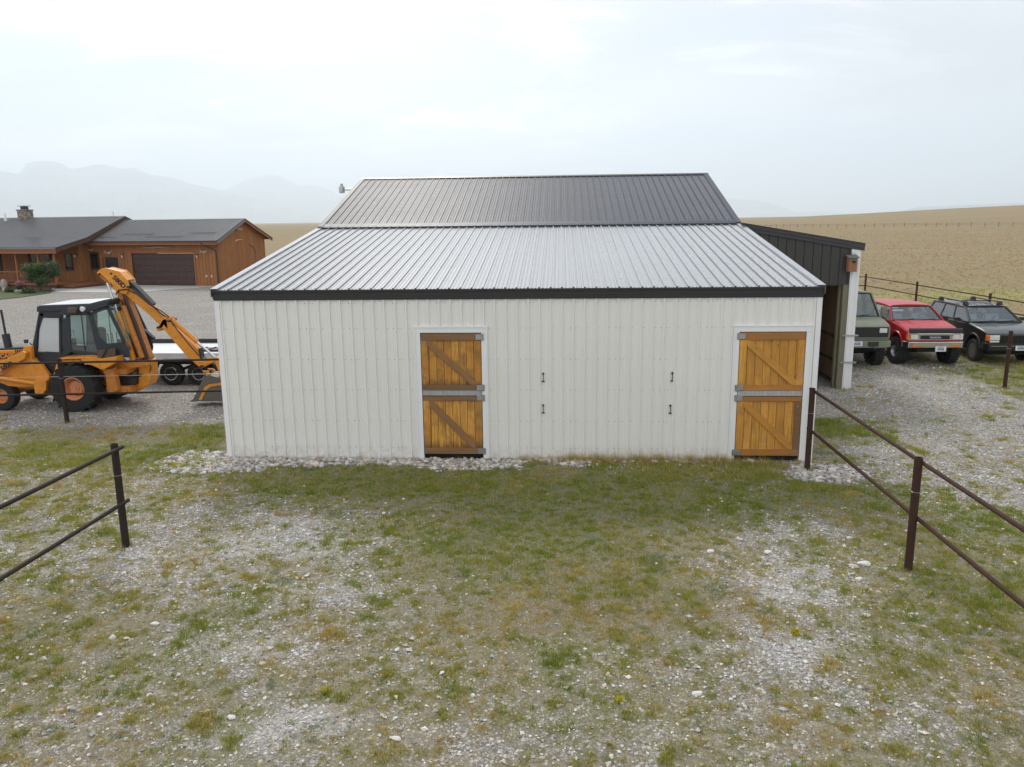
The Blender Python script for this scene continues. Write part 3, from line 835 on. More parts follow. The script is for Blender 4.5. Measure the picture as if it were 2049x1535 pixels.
# ================================================================ pipe fences
def gz1(x, y): return float(ground_z(x, y))
def pipe_fence(label, pts, rails, ends, post_r=.055, rail_r=.030, h=1.65, wires=(), posts=None, group='rusty pipe fences round the yard', mat='rust', rmat='rust', along=1.0):
    """pts: post places in order; ends: rail overshoot at both ends"""
    base = pts[0]
    f = thing('pipe_fence', label, 'fence', (base[0], base[1], 0), group=group)
    L = lambda p, z: (p[0]-base[0], p[1]-base[1], z)
    for i, p in enumerate(pts):
        if posts is not None and i not in posts: continue
        z0 = gz1(*p)-.15
        MB().lathe([(0, z0), (post_r, z0), (post_r, h), (post_r*.82, h), (post_r*.80, h-.06), (0, h-.06)], 14, 'z', L(p, 0)).build('post', mat, f, smooth=40)
        MB().lathe([(post_r, h*.70), (post_r+.003, h*.70+.002), (post_r+.003, h*.70+.005), (post_r, h*.70+.007)], 14, 'z', L(p, 0)).build('weld_ring', 'galv', f)
    a0 = np.array(pts[0]); a1 = np.array(pts[1]); d0 = (a0-a1)/np.linalg.norm(a0-a1)
    b0 = np.array(pts[-1]); b1 = np.array(pts[-2]); d1 = (b0-b1)/np.linalg.norm(b0-b1)
    full = [a0+d0*ends[0]]+[np.array(p) for p in pts]+[b0+d1*ends[1]]
    for z in rails:
        q = []
        for i, p in enumerate(full):
            off = np.array([-(d1[1]), d1[0]])*(post_r*along)
            q.append(L(p+off, z+gz1(*p)*.6))
        MB().tube(q, rail_r, 10).build('rail', rmat, f, smooth=40)
    for z in wires:
        MB().tube([L(p, z) for p in full], .007, 5).build('wire', 'galv', f)
    return f
pipe_fence('near rusty pipe fence running from the right corner of the barn', [(5.85, -.60), (5.88, -5.15), (5.92, -9.7)], (1.575, .775), (.28, 2.0), mat='rust')
pipe_fence('dark pipe fence coming in from the left edge of the photo', [(-5.77, -4.70), (-5.90, -9.25)], (1.577, .722), (.11, 2.0), mat='rust_dark', rmat='rust_dark')
A_ = gz(436, 719, 1.56); B_ = gz(0, 727, 1.56)
dv = (B_-A_)[:2]/np.linalg.norm((B_-A_)[:2])
m_ = A_[:2]+dv*((-11.49-A_[0])/dv[0])
pipe_fence('pipe fence in front of the yellow backhoe, joined to the left of the barn', [tuple(m_-dv*4.6), tuple(m_), tuple(m_+dv*4.6)], (1.56, .755), (.75, 4), wires=(1.19,), mat='rust_dark', rmat='rust_dark', posts=(1, 2), rail_r=.026)
qf = gz(2049, 667, 1.58)
dv = np.array([qf[0]-13.74, qf[1]-7.14]); dv /= np.linalg.norm(dv)
pipe_fence('short rusty pipe fence standing in front of the black off-roader', [(13.74, 7.14), tuple(np.array([13.74, 7.14])+dv*4.5)], (1.60, .76), (.0, 2), h=1.66, along=0.0)
pipe_fence('rusty pipe fence behind the three parked vehicles', [(10.0, 32.6), (18.62, 31.1), (18.95, 25.2), (19.25, 18.9), (19.6, 12.5)], (1.45, .95), (1, 4), h=1.62, rail_r=.026, posts=(0, 1, 2, 3, 4))
# second post of the corner pair
# far boundary fence on the rise
ff = thing('range_fence', 'far line of thin wooden posts along the dry rise', 'fence', (0, 0, 0))
wood('range_post', (.16, .13, .10), (.09, .07, .055), 2, 0.5)
pm = MB().tube([(0, 0, -.3), (0, 0, 1.45)], .075, 6).mesh('post'); pm.materials.append(M['range_post'])
prev = None; wire_pts = []
for zx in (375, 420, 465, 495, 534, 576, 620, 663, 710, 757, 803, 850, 905, 960, 1015, 1074, 1133, 1191, 1254, 1319, 1381, 1450, 1512, 1576, 1650, 1727, 1811, 1894, 1983, 2075):
    px = 1380+zx/3.063
    d = ray(px, 446); d = d[:2]/np.linalg.norm(d[:2])
    dist = 345.0-(px-1500)*0.06
    x, y = CAM[0]+d[0]*dist, CAM[1]+d[1]*dist
    z = gz1(x, y)
    share('post', pm, ff, (x, y, z), (R(random.uniform(-3, 3)), R(random.uniform(-3, 3)), 0), (1, 1, random.uniform(.9, 1.12)))
    wire_pts.append((x, y, z))
for h_ in (1.25, .85):
    MB().tube([(x, y, z+h_) for x, y, z in wire_pts], .02, 4).build('wire', 'rust_dark', ff)
# ================================================================ house
HC = np.array([-25.9, 45.81]); HR = R(-11.68)
house = thing('house', 'brown wood sided ranch house with grey metal roof, porch and attached garage', 'house', (HC[0], HC[1], 0), HR)
sheetmetal('house_roof', (.155, .150, .150), 0.34, 0.9, coat=0.5, metal=.1, relief=0, axis=1, streak=0.1)
wood('cedar_siding', (.40, .165, .044), (.26, .098, .027), 2, 0.25, (.10, .05, .03), gs=.6)
wood('cedar_trim', (.36, .135, .055), (.26, .092, .036), 0, 0.2, (.16, .08, .05), gs=.6)
wood('cedar_dark', (.125, .056, .026), (.075, .034, .017), 2, 0.3, (.07, .05, .04), gs=.6)
plain('garage_brown', (.058, .028, .023), 0.5, var=.15)
plain('win_frame', (.018, .017, .016), 0.5)
plain('bone', (.62, .57, .50), 0.7)
plain('flue_blue', (.035, .042, .075), 0.4, 0.4)
plain('lamp_white', (.55, .50, .45), 0.3)
def glass(name, tint=(.55, .62, .62), dark=0.5, rough=0.02, refl=0.5, base=0.04, pale_sheen=0.0):
    t = NT(name)
    t.t.nodes.remove(t.b)
    g = t.N('ShaderNodeBsdfGlossy'); g.inputs['Roughness'].default_value = rough; g.inputs['Color'].default_value = (.9, .93, .95, 1)
    tr = t.N('ShaderNodeBsdfTransparent'); tr.inputs['Color'].default_value = tuple(x*dark for x in tint)+(1,)
    lw = t.N('ShaderNodeLayerWeight'); lw.inputs[0].default_value = 0.5
    sch = t.math('ADD', t.math('MULTIPLY', t.math('POWER', lw.outputs['Facing'], 5.0), 0.96), 0.04)
    m = t.N('ShaderNodeMixShader')
    t.L(t.math('ADD', t.math('MULTIPLY', sch, refl*2), base, clamp=True), m.inputs[0])
    t.L(tr.outputs[0], m.inputs[1]); t.L(g.outputs[0], m.inputs[2]); last = m
    if pale_sheen:  # bright reflection on the pane put in as plain white diffuse
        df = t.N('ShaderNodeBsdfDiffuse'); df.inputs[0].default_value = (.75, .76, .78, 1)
        last = t.N('ShaderNodeMixShader'); last.inputs[0].default_value = pale_sheen
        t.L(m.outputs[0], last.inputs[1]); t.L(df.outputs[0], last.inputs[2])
    t.L(last.outputs[0], t.out.inputs[0])
    M[name] = t.m
glass('glass_house', dark=.35, refl=.7)
glass('glass_car', (.93, .97, .98), .97, refl=.50, base=.03)
glass('glass_dark', (.62, .66, .66), .85, refl=.6, base=.05)
glass('glass_cab', (.88, .98, .96), .98, refl=.35, base=.03, pale_sheen=.05)
t = NT('chimney_stone'); p = t.coord('Object')
v = t.voro(p, 5.5); ve = t.voro(p, 5.5, 'DISTANCE_TO_EDGE')
sc_ = t.N('ShaderNodeSeparateColor'); t.L(v.outputs['Color'], sc_.inputs[0])
c = t.ramp(sc_.outputs[0], [(0, (.15, .12, .09)), (.5, (.27, .22, .165)), (1, (.36, .31, .25))])
t.set(Base_Color=t.mix(t.map(ve.outputs['Distance'], 0, .09, 1, 0), c, (.12, .105, .09)), Roughness=.9); t.bump(ve.outputs['Distance'], .6, .05)
M['chimney_stone'] = t.m

bmesh_cache = {}
def siding(x0, x1, y, zt, openings, face='front', mat='cedar_siding', w=.305, z0=-.05):
    """vertical boards; zt(x) gives the top; openings as (x0, x1, z0, z1) in the wall's own x"""
    n = max(1, int(round((x1-x0)/w))); w = (x1-x0)/n
    for k in range(n):
        a, b = x0+k*w, x0+(k+1)*w; m = (a+b)/2
        za, zb = zt(a), zt(b)
        segs = [(z0, None)]
        for (o0, o1, p0, p1) in openings:
            if b > o0+.02 and a < o1-.02:
                segs = [(z0, p0), (p1, None)] if p0 > z0+.05 else [(p1, None)]
        for s0, s1 in segs:
            ta = za if s1 is None else s1; tb = zb if s1 is None else s1
            g = .012
            q = [(a+g, s0), (b-g, s0), (b-g, tb), (a+g, ta)]
            if face == 'front': mb = MB().prism(q, y-.025, y+.02, 'y')
            else: mb = MB().prism(q, y-.02, y+.025, 'x')
            mb.build('siding_board', mat, house)
# ---- garage wing: local x 0 (right corner) .. -12.3, y 0 .. 6.6
GD = 6.6; GRZ = 5.25; GEZ = 3.60; sl_ = (GRZ-GEZ)/(GD/2+.6)
gtop = lambda y: GEZ-.12+(y+.6)*sl_ if y < GD/2 else GEZ-.12+(GD+.6-y)*sl_
OP = [(-8.16, -2.30, -.1, 2.62), (-10.8, -9.52, -.1, 2.28), (-12.25, -11.45, 1.33, 2.60)]
siding(-12.3, 0, 0, lambda x: 3.45, OP)
siding(0, GD, 0, lambda y: gtop(y), [], 'side', w=.30)
MB().prism([(-12.3, -.05), (-8.16, -.05), (-8.16, 2.62), (-2.30, 2.62), (-2.30, -.05), (-.03, -.05), (-.03, 3.40), (-12.3, 3.40)], .021, .10, 'y').build('wall_backing', 'cedar_dark', house)
MB().prism([(.05, -.05), (GD, -.05), (GD, gtop(GD)-.05), (GD/2, gtop(GD/2)-.05), (.05, gtop(.05)-.05)], -.12, -.03, 'x').build('wall_backing', 'cedar_dark', house)
def wing_roof(x0, x1, y0, z0, y1, z1, rib=.30, name='roof_sheet'):
    n = Vector((0, -(z1-z0), (y1-y0))).normalized()
    if n.z < 0: n = -n
    k = int(round((x1-x0)/(4*rib))); w = (x1-x0)/k
    for i in range(k):
        a = x0+i*w; pts = []
        for r in range(4):
            c = a+w*(r+.5)/4
            pts += [(c-w/8 if r == 0 else c-w/8+.0005, 0), (c-.03, 0), (c-.022, .055), (c+.022, .055), (c+.03, 0)]
        pts.append((a+w, 0))
        r0 = [Vector((x, y0, z0))+n*d for x, d in pts]; r1 = [Vector((x, y1, z1))+n*d for x, d in pts]; m = len(pts)
        MB().add(r0+r1, [(j, j+1, m+j+1, m+j) for j in range(m-1)]).build(name, 'house_roof', house)
wing_roof(-12.2, .42, -.62, GEZ, GD/2, GRZ)
MB().add([(-14, GD/2, GRZ), (.42, GD/2, GRZ), (.42, GD+.62, GEZ), (-14, GD+.62, GEZ)], [(0, 1, 2, 3)]).build('rear_roof', 'house_roof', house)
MB().prism([(-.60, GEZ-.03), (GD/2, GRZ-.03), (GD+.6, GEZ-.03), (GD+.6, GEZ-.10), (GD/2, GRZ-.12), (-.60, GEZ-.10)], -13.0, .38, 'x').build('roof_deck', 'cedar_dark', house)
MB().prism([(GD/2-.14, GRZ-.03), (GD/2, GRZ+.045), (GD/2+.14, GRZ-.03), (GD/2, GRZ+.01)], -12.2, .44, 'x').build('ridge_cap', 'house_roof', house)
for s in (0, 1):     # rake boards on the gable
    ya, yb = (-.62, GD/2) if s == 0 else (GD+.62, GD/2)
    MB().loft([[(.38, ya, GEZ-.24), (.43, ya, GEZ-.24), (.43, ya, GEZ-.01), (.38, ya, GEZ-.01)], [(.38, yb, GRZ-.24), (.43, yb, GRZ-.24), (.43, yb, GRZ-.01), (.38, yb, GRZ-.01)]]).build('rake_board', 'cedar_trim' if s else 'house_roof', house)
    MB().loft([[(.44, ya, GEZ-.05), (.46, ya, GEZ-.05), (.46, ya, GEZ+.03), (.30, ya, GEZ+.03), (.30, ya, GEZ+.024), (.44, ya, GEZ+.024)], [(.44, yb, GRZ-.05), (.46, yb, GRZ-.05), (.46, yb, GRZ+.03), (.30, yb, GRZ+.03), (.30, yb, GRZ+.024), (.44, yb, GRZ+.024)]]).build('rake_trim', 'trim_dark', house)
MB().box(-11.9, .37, -.66, -.60, GEZ-.32, GEZ-.08).build('fascia_board', 'cedar_trim', house)
MB().box(-11.9, .40, -.78, -.665, GEZ-.10, GEZ-.005).build('gutter', 'trim_dark', house)
MB().box(-12, .36, -.60, .0, GEZ-.33, GEZ-.30).build('soffit', 'cedar_dark', house)
MB().tube([(-1.0, -.70, 3.5), (-1.0, -.68, 3.30), (-.25, -.10, 2.85), (-.18, -.07, 2.6), (-.18, -.07, .05)], .05, 8).build('downspout', 'trim_dark', house, smooth=40)
for xa, xb, f in ((-11.6, -9.3, .16), (-9.4, -6.2, .30), (-6.6, -3.2, .17), (-3.1, -.55, .32)):
    y = -.62+(GD/2+.62)*f; z = GEZ+(GRZ-GEZ)*f
    MB().box(xa, xb, y-.03, y+.03, z+.03, z+.10).build('snow_guard', 'house_roof', house)
# garage door
gx0, gx1 = -8.10, -2.36
gd = MB().box(gx0, gx1, .10, .14, .0, 2.58).build('garage_door', 'garage_brown', house); gd['label'] = 'dark brown panelled garage door'
for r in range(5):
    z0 = .012+r*.514
    MB().box(gx0+.005, gx1-.005, .06, .099, z0, z0+.505).build('door_section', 'garage_brown', gd, bevel=.006, seg=1)
    for c_ in range(8):
        w = (gx1-gx0)/8; xa = gx0+c_*w+.07; xb = gx0+(c_+1)*w-.07
        q0 = [(xa, .059, z0+.09), (xb, .059, z0+.09), (xb, .059, z0+.42), (xa, .059, z0+.42)]
        q1 = [(xa+.035, .035, z0+.125), (xb-.035, .035, z0+.125), (xb-.035, .035, z0+.385), (xa+.035, .035, z0+.385)]
        MB().loft([q0, q1]).build('door_panel', 'garage_brown', gd)
def casing(x0, x1, z0, z1, y, mat='cedar_trim', w=.12, sill=True, face='front'):
    MB().box(x0-w, x0, y-.05, y-.026, z0, z1+w).build('casing', mat, house); MB().box(x1, x1+w, y-.05, y-.026, z0, z1+w).build('casing', mat, house)
    MB().box(x0, x1, y-.049, y-.026, z1, z1+w).build('casing', mat, house)
    if sill: MB().box(x0-w, x1+w, y-.06, y-.026, z0-.09, z0-.002).build('casing', mat, house)
casing(-8.16, -2.30, -.02, 2.62, 0, sill=False, w=.14)
casing(-10.8, -9.52, -.02, 2.28, 0, sill=False)
casing(-12.25, -11.45, 1.33, 2.60, 0, mat='cedar_dark')
ed = MB().box(-10.8, -9.52, .02, .06, 0, 2.28).build('entry_door', 'win_frame', house); MB().ico((-9.65, .0, 1.05), .05, 1).build('door_knob', 'galv', ed)
def window(x0, x1, z0, z1, y, bars=1):
    f = MB().box(x0, x1, y-.03, y+.02, z0, z0+.06).box(x0, x1, y-.03, y+.02, z1-.06, z1).box(x0, x0+.06, y-.03, y+.02, z0+.06, z1-.06).box(x1-.06, x1, y-.03, y+.02, z0+.06, z1-.06)
    for k in range(bars):
        m = x0+(x1-x0)*(k+1)/(bars+1); f.box(m-.02, m+.02, y-.028, y+.018, z0+.06, z1-.06)
    o = f.build('window', 'win_frame', house)
    MB().box(x0+.06, x1-.06, y-.004, y+.004, z0+.06, z1-.06).build('pane', 'glass_house', o)
    MB().box(x0+.03, x1-.03, y+.10, y+.13, z0+.03, z1-.03).build('dark_room', 'win_frame', o)
window(-12.23, -11.47, 1.35, 2.58, 0, 1)
# wall lamps, antlers, outlets
def lamp(x, z, y=-.03):
    l = MB().box(x-.05, x+.05, y-.02, y, z+.05, z+.25).tube([(x, y-.02, z+.2), (x, y-.12, z+.22), (x, y-.14, z+.14)], .015, 6).build('wall_lamp', 'dark_iron', house)
    MB().lathe([(0, -.10), (.06, -.08), (.085, .06), (.03, .14), (0, .15)], 10, 'z', (x, y-.14, z)).build('lamp_glass', 'lamp_white', l, smooth=40)
lamp(-8.97, 2.32); lamp(-1.90, 2.32); 
def antler(x, z, y=-.05, s=1.0, flip=1):
    mb = MB().ico((x, y-.06, z), .09*s, 1, (1, .7, 1.2))
    for sg in (-1, 1):
        mb.tube([(x, y-.06, z+.05), (x+sg*.18*s, y-.12, z+.02), (x+sg*.34*s, y-.14, z+.10*s), (x+sg*.38*s, y-.12, z+.24*s)], [.035*s, .03*s, .022*s, .008], 6)
        mb.tube([(x+sg*.22*s, y-.13, z+.03), (x+sg*.20*s, y-.2, z+.17*s)], [.022*s, .006], 5)
    mb.build('antler_mount', 'bone', house)
antler(-1.23, 2.68, s=.8); antler(-10.3, 2.62, s=.9); antler(-12.0, 2.86, s=.7)
wood('driftwood', (.46, .40, .33), (.24, .19, .15), 0, .4)
MB().tube([(-6.9, -.07, 3.10), (-6.2, -.10, 3.06), (-5.4, -.09, 3.11), (-4.6, -.10, 3.07), (-4.2, -.07, 3.12)], [.03, .075, .085, .05, .02], 7).build('driftwood', 'driftwood', house, smooth=50)
for x in (-1.25, -.78): MB().box(x-.06, x+.06, -.06, -.026, .72, .88).build('outlet_box', 'bone', house)
MB().box(-8.85, -8.77, -.05, -.026, 1.2, 1.3).build('outlet_box', 'bone', house)
# gable ornaments
MB().ico((.08, 2.75, 4.42), .10, 1, (.7, 1, 1)).tube([(.06, 2.75, 4.45), (.22, 2.55, 4.42)], .05, 7).tube([(.06, 2.85, 4.45), (.22, 3.1, 4.42)], .05, 7).build('flood_light', 'lamp_white', house)
MB().tube([(.06, 2.3, 3.5), (.09, 2.6, 3.58), (.09, 3.2, 3.60)], [.06, .03, .012], 6).build('antler_mount', 'bone', house)
MB().tube([(.06, 4.3, 3.2), (.08, 4.9, 2.95), (.07, 5.1, 2.6), (.09, 5.15, 2.0), (.08, 4.9, 1.5), (.09, 4.7, 1.1)], [.05, .04, .03, .025, .03, .01], 6).build('driftwood', 'driftwood', house, smooth=50)
# ---- main house: roof from ridge (y 3.36) over the break (y -1.1) to the porch eave (y -4.37); its right rake at x -11.3
MX1, MX0 = -11.3, -27.0
RYm, RZm, BYm, BZm, EYm, EZm = 3.36, 5.59, -1.10, 3.93, -4.37, 3.22
wing_roof(MX0, MX1, BYm, BZm, RYm, RZm)
wing_roof(MX0, MX1, EYm, EZm, BYm, BZm)
MB().add([(MX0, RYm, RZm), (MX1, RYm, RZm), (MX1, 8.6, 3.6), (MX0, 8.6, 3.6)], [(0, 1, 2, 3)]).build('rear_roof', 'house_roof', house)
MB().prism([(RYm-.14, RZm-.03), (RYm, RZm+.045), (RYm+.14, RZm-.03), (RYm, RZm+.01)], MX0, MX1+.02, 'x').build('ridge_cap', 'house_roof', house)
MB().prism([(EYm+.03, EZm-.04), (BYm, BZm-.04), (RYm, RZm-.04), (8.5, 3.56), (8.5, 3.46), (RYm, RZm-.14), (BYm, BZm-.14), (EYm+.03, EZm-.12)], MX0, MX1-.05, 'x').build('roof_deck', 'cedar_dark', house)
rk = [(EYm, EZm), (BYm, BZm), (RYm, RZm), (8.6, 3.6)]
for (ya, za), (yb, zb) in zip(rk, rk[1:]):
    MB().loft([[(MX1-.04, ya, za-.36), (MX1+.01, ya, za-.36), (MX1+.01, ya, za-.02), (MX1-.04, ya, za-.02)], [(MX1-.04, yb, zb-.36), (MX1+.01, yb, zb-.36), (MX1+.01, yb, zb-.02), (MX1-.04, yb, zb-.02)]]).build('rake_board', 'cedar_dark', house)
    MB().loft([[(MX1+.015, ya, za-.06), (MX1+.035, ya, za-.06), (MX1+.035, ya, za+.03), (MX1-.10, ya, za+.03), (MX1-.10, ya, za+.024), (MX1+.015, ya, za+.024)], [(MX1+.015, yb, zb-.06), (MX1+.035, yb, zb-.06), (MX1+.035, yb, zb+.03), (MX1-.10, yb, zb+.03), (MX1-.10, yb, zb+.024), (MX1+.015, yb, zb+.024)]]).build('rake_trim', 'trim_dark', house)
MB().box(MX0, MX1-.05, EYm-.03, EYm+.02, EZm-.46, EZm-.12).build('fascia_board', 'cedar_trim', house)
MB().box(MX0, MX1, EYm-.13, EYm-.035, EZm-.13, EZm-.01).build('gutter', 'house_roof', house)
# gable wall above the garage roof and front wall behind the porch
gt = lambda y: (BZm+(y-BYm)*(RZm-BZm)/(RYm-BYm) if y < RYm else RZm-(y-RYm)*.38)-.15
siding(BYm, 8.2, -12.30, lambda y: gt(y), [], 'side', w=.305)
WO = [(-13.8, -12.95, 1.25, 2.62), (-17.4, -15.3, 1.05, 2.62), (-22.4, -20.5, 1.05, 2.62)]
siding(-27, -12.3, BYm, lambda x: 3.75, WO, mat='cedar_siding')
MB().box(-27, -12.31, BYm+.2, BYm+.3, -.05, 3.7).build('wall_backing', 'cedar_dark', house)
MB().prism([(BYm+.3, -.05), (8.1, -.05), (8.1, gt(8.1)-.05), (RYm, gt(RYm)-.05), (BYm+.3, gt(BYm+.3)-.05)], -12.45, -12.34, 'x').build('wall_backing', 'cedar_dark', house)
MB().box(-12.42, -12.26, BYm-.06, BYm+.10, -.05, 3.70).build('corner_board', 'cedar_siding', house)
for o in WO:
    window(*o, BYm, 0 if o[1] > -14 else 1); casing(*o, BYm, mat='cedar_trim' if o[1] > -14 else 'cedar_dark')
lamp(-12.62, 2.42, BYm-.03)
# porch
MB().box(-27, -12.0, EYm+.25, BYm-.03, .30, .42).build('porch_deck', 'cedar_trim', house)
MB().box(-27, -12.05, EYm+.30, EYm+.36, -.05, .29).build('deck_skirt', 'cedar_dark', house)
MB().box(-12.95, -10.9, -3.6, -.55, .14, .28).build('step', 'cedar_trim', house); MB().box(-12.95, -10.55, -3.9, -.45, -.05, .13).build('step', 'cedar_dark', house)
PX = [-11.75-.3, -13.55, -15.74, -18.0, -20.3, -22.6]
for x in PX: MB().box(x-.07, x+.07, EYm+.35, EYm+.49, .42, EZm-.10).build('porch_post', 'cedar_siding', house)
MB().box(-27, -11.95, EYm+.33, EYm+.50, EZm-.30, EZm-.12).build('porch_beam', 'cedar_dark', house)
for xa, xb in zip(PX[2:], PX[1:-1]):
    r = MB().box(xa+.07, xb-.07, EYm+.38, EYm+.46, 1.28, 1.36).build('railing', 'cedar_trim', house)
    MB().box(xa+.07, xb-.07, EYm+.39, EYm+.45, .56, .62).build('bottom_rail', 'cedar_trim', r)
    n = int((xb-xa)/.17)
    for k in range(1, n): MB().box(xa+(xb-xa)*k/n-.022, xa+(xb-xa)*k/n+.022, EYm+.40, EYm+.44, .62, 1.28).build('baluster', 'cedar_trim', r)
# chimney and vents
ch = MB().box(-22.32, -21.34, 2.95, 3.75, 4.9, 6.22).box(-22.37, -21.29, 2.90, 3.80, 6.22, 6.32).build('chimney', 'chimney_stone', house, bevel=.03)
MB().box(-22.06, -21.62, 3.13, 3.57, 6.321, 6.58).build('flue', 'flue_blue', ch); MB().box(-22.22, -21.46, 3.0, 3.7, 6.60, 6.64).build('flue_cap', 'flue_blue', ch)
MB().tube([(-23.3, 2.6, 5.2), (-23.3, 2.6, 5.98)], .075, 8).tube([(-23.3, 2.6, 5.1), (-23.3, 2.6, 5.55)], .12, 8).build('vent_pipe', 'trim_white', house)
MB().tube([(-12.7, 3.6, 5.4), (-12.7, 3.6, 6.05)], .05, 8).build('vent_pipe', 'trim_white', house)

# ---- concrete apron, lawn, bed
plain('concrete', (.43, .42, .40), .85, dirt=.4, dirtcol=(.30, .29, .27), scale=.8)
ap = [(-.2, -.02), (-12.2, -.02), (-12.2, -4.5), (-14.2, -6.0), (-13.5, -7.2), (-3.5, -6.2)]
def world_xy(q): c, s = math.cos(HR), math.sin(HR); return (HC[0]+q[0]*c-q[1]*s, HC[1]+q[0]*s+q[1]*c)
MB().prism([world_xy(q) for q in reversed(ap)], -.10, .03, 'z').build('concrete_apron', 'concrete', None, kind='structure')
t = NT('lawn'); p = t.pos(); n = t.noise(p, 14, 7, .7); n2 = t.noise(p, .9, 4, .6)
t.set(Base_Color=t.mix(n2, t.mix(n, (.035, .06, .014), (.075, .105, .03)), t.mix(n, (.06, .075, .02), (.11, .125, .045))), Roughness=.95); t.bump(n, .8, .06); M['lawn'] = t.m
lawn_px = [(-160, 640), (0, 600), (40, 596), (93, 588), (112, 583), (60, 578), (-160, 580)]
MB().prism([tuple(gz(*q)[:2]) for q in lawn_px], -.05, .045, 'z').build('lawn', 'lawn', None, kind='structure')
plain('mulch', (.10, .05, .03), .95, scale=20, var=.4)
bed_px = [(-160, 584), (60, 582), (100, 583), (108, 577), (-160, 574)]
MB().prism([tuple(gz(*q)[:2]) for q in bed_px], -.05, .08, 'z').build('flower_bed', 'mulch', None, kind='structure')
# foliage
def leafmat(name, a, b, trans=.35):
    t = NT(name); at = t.attr('tint')
    c = t.mix(at.outputs['Fac'], a, b)
    d = t.b; t.set(Base_Color=c, Roughness=.6)
    tl = t.N('ShaderNodeBsdfTranslucent'); t.L(c, tl.inputs[0]); m = t.N('ShaderNodeMixShader'); m.inputs[0].default_value = trans
    t.L(d.outputs[0], m.inputs[1]); t.L(tl.outputs[0], m.inputs[2]); t.L(m.outputs[0], t.out.inputs[0]); M[name] = t.m
leafmat('bush_leaf', (.030, .060, .018), (.105, .160, .045)); leafmat('pink_flower', (.42, .12, .20), (.60, .30, .38)); leafmat('white_flower', (.7, .68, .64), (.8, .8, .78)); leafmat('plant_leaf', (.03, .055, .015), (.09, .12, .03))
def leaves(name, mat, parent, centers, radii, n, size, flat=.0, seed=1):
    g = np.random.default_rng(seed)
    c = np.array(centers)[g.integers(0, len(centers), n)]; rr = np.array(radii)
    idx = g.integers(0, len(centers), n); c = np.array(centers)[idx]; r = rr[idx][:, None]
    d = g.normal(size=(n, 3)); d /= np.linalg.norm(d, axis=1)[:, None]
    p_ = c + d*r*(g.random(n)[:, None]**.35)
    p_[:, 2] = np.maximum(p_[:, 2], .02)
    a = g.normal(size=(n, 3)); a /= np.linalg.norm(a, axis=1)[:, None]
    b = np.cross(a, d); b /= np.linalg.norm(b, axis=1)[:, None]+1e-9
    s = size*g.uniform(.6, 1.4, n)[:, None]
    co = np.stack([p_-a*s, p_+b*s*.5, p_+a*s, p_-b*s*.5], 1).reshape(-1, 3)
    me = bpy.data.meshes.new(name); fast_mesh(me, co, np.arange(4*n).reshape(n, 4))
    tt = me.attributes.new('tint', 'FLOAT', 'POINT'); tt.data.foreach_set('value', np.repeat(np.clip(g.normal(.45, .25, n)+d[:, 2]*.2, 0, 1), 4).astype(np.float32))
    me.materials.append(M[mat]); return link(name, me, parent)
b0 = gz(82, 584)
bush = thing('bush', 'rounded dark green leafy bush in front of the porch', 'bush', (b0[0], b0[1], 0))
g = random.Random(3)
cs = [(0, 0, 1.35)]+[(g.uniform(-1.05, 1.05), g.uniform(-.8, .8), g.uniform(.75, 1.95)) for _ in range(22)]
cs = [c for c in cs if (c[0]/1.25)**2+((c[2]-1.35)/1.0)**2 < 1.05]
leaves('crown', 'bush_leaf', bush, cs, [.42]*len(cs), 5200, .075, seed=4)
plain('bark', (.12, .09, .07), .9)
for k in range(5):
    a = g.uniform(0, 6.28); MB().tube([(g.uniform(-.08, .08), g.uniform(-.08, .08), -.05), (math.cos(a)*.2, math.sin(a)*.2, .5), (math.cos(a)*.5, math.sin(a)*.4, 1.2)], [.04, .03, .015], 6).build('stem', 'bark', bush)
for nm, lab, px, py, r, h, mt, n in (('flowering_plant', 'pink flowering plant beside the porch railing', 42, 573, .45, .55, 'pink_flower', 260), ('flowering_plant', 'white flower on a tall stalk left of the round bush', 44, 566, .22, .95, 'white_flower', 40),
                                  ('border_plant', 'low light green border plant near the boulders', 22, 578, .5, .3, 'plant_leaf', 500), ('border_plant', 'dark green spreading border plant under the bush', 56, 580, .55, .3, 'bush_leaf', 500)):
    c = gz(px, py+8)
    pl = thing(nm, lab, 'plant', (c[0], c[1], .05))
    leaves('leaves', 'plant_leaf', pl, [(0, 0, h*.4), (r*.5, 0, h*.3), (-r*.5, .1, h*.3)], [r*.6]*3, n, .07, seed=int(px))
    if 'flower' in mt: leaves('petals', mt, pl, [(0, 0, h), (r*.4, 0, h*.85), (-r*.5, 0, h*.8)], [r*.45]*3, n, .06, seed=int(px)+1)
plain('boulder', (.40, .37, .33), .9, dirt=.5, scale=4)
for lab, px, py, s, hh in (('tall pale upright boulder left of the porch railing', 9, 578, .30, 1.6), ('small pale boulder at the edge of the lawn under the bush', 43, 586, .20, .7), ('low tan boulder beside the lawn nearest the photo edge', 10, 584, .22, .8), ('little grey boulder in the flower bed by the steps', 107, 582, .14, .8), ('small round boulder between two border plants', 33, 586, .18, .8)):
    c = gz(px, py)
    o = MB().ico((0, 0, s*hh*.6), s, 2, (1, .8, hh), .12, int(px)).build('boulder', 'boulder', None, smooth=60); o.location = (c[0], c[1], .03)
    tag(o, lab, 'boulder', 'boulders by the flower bed')
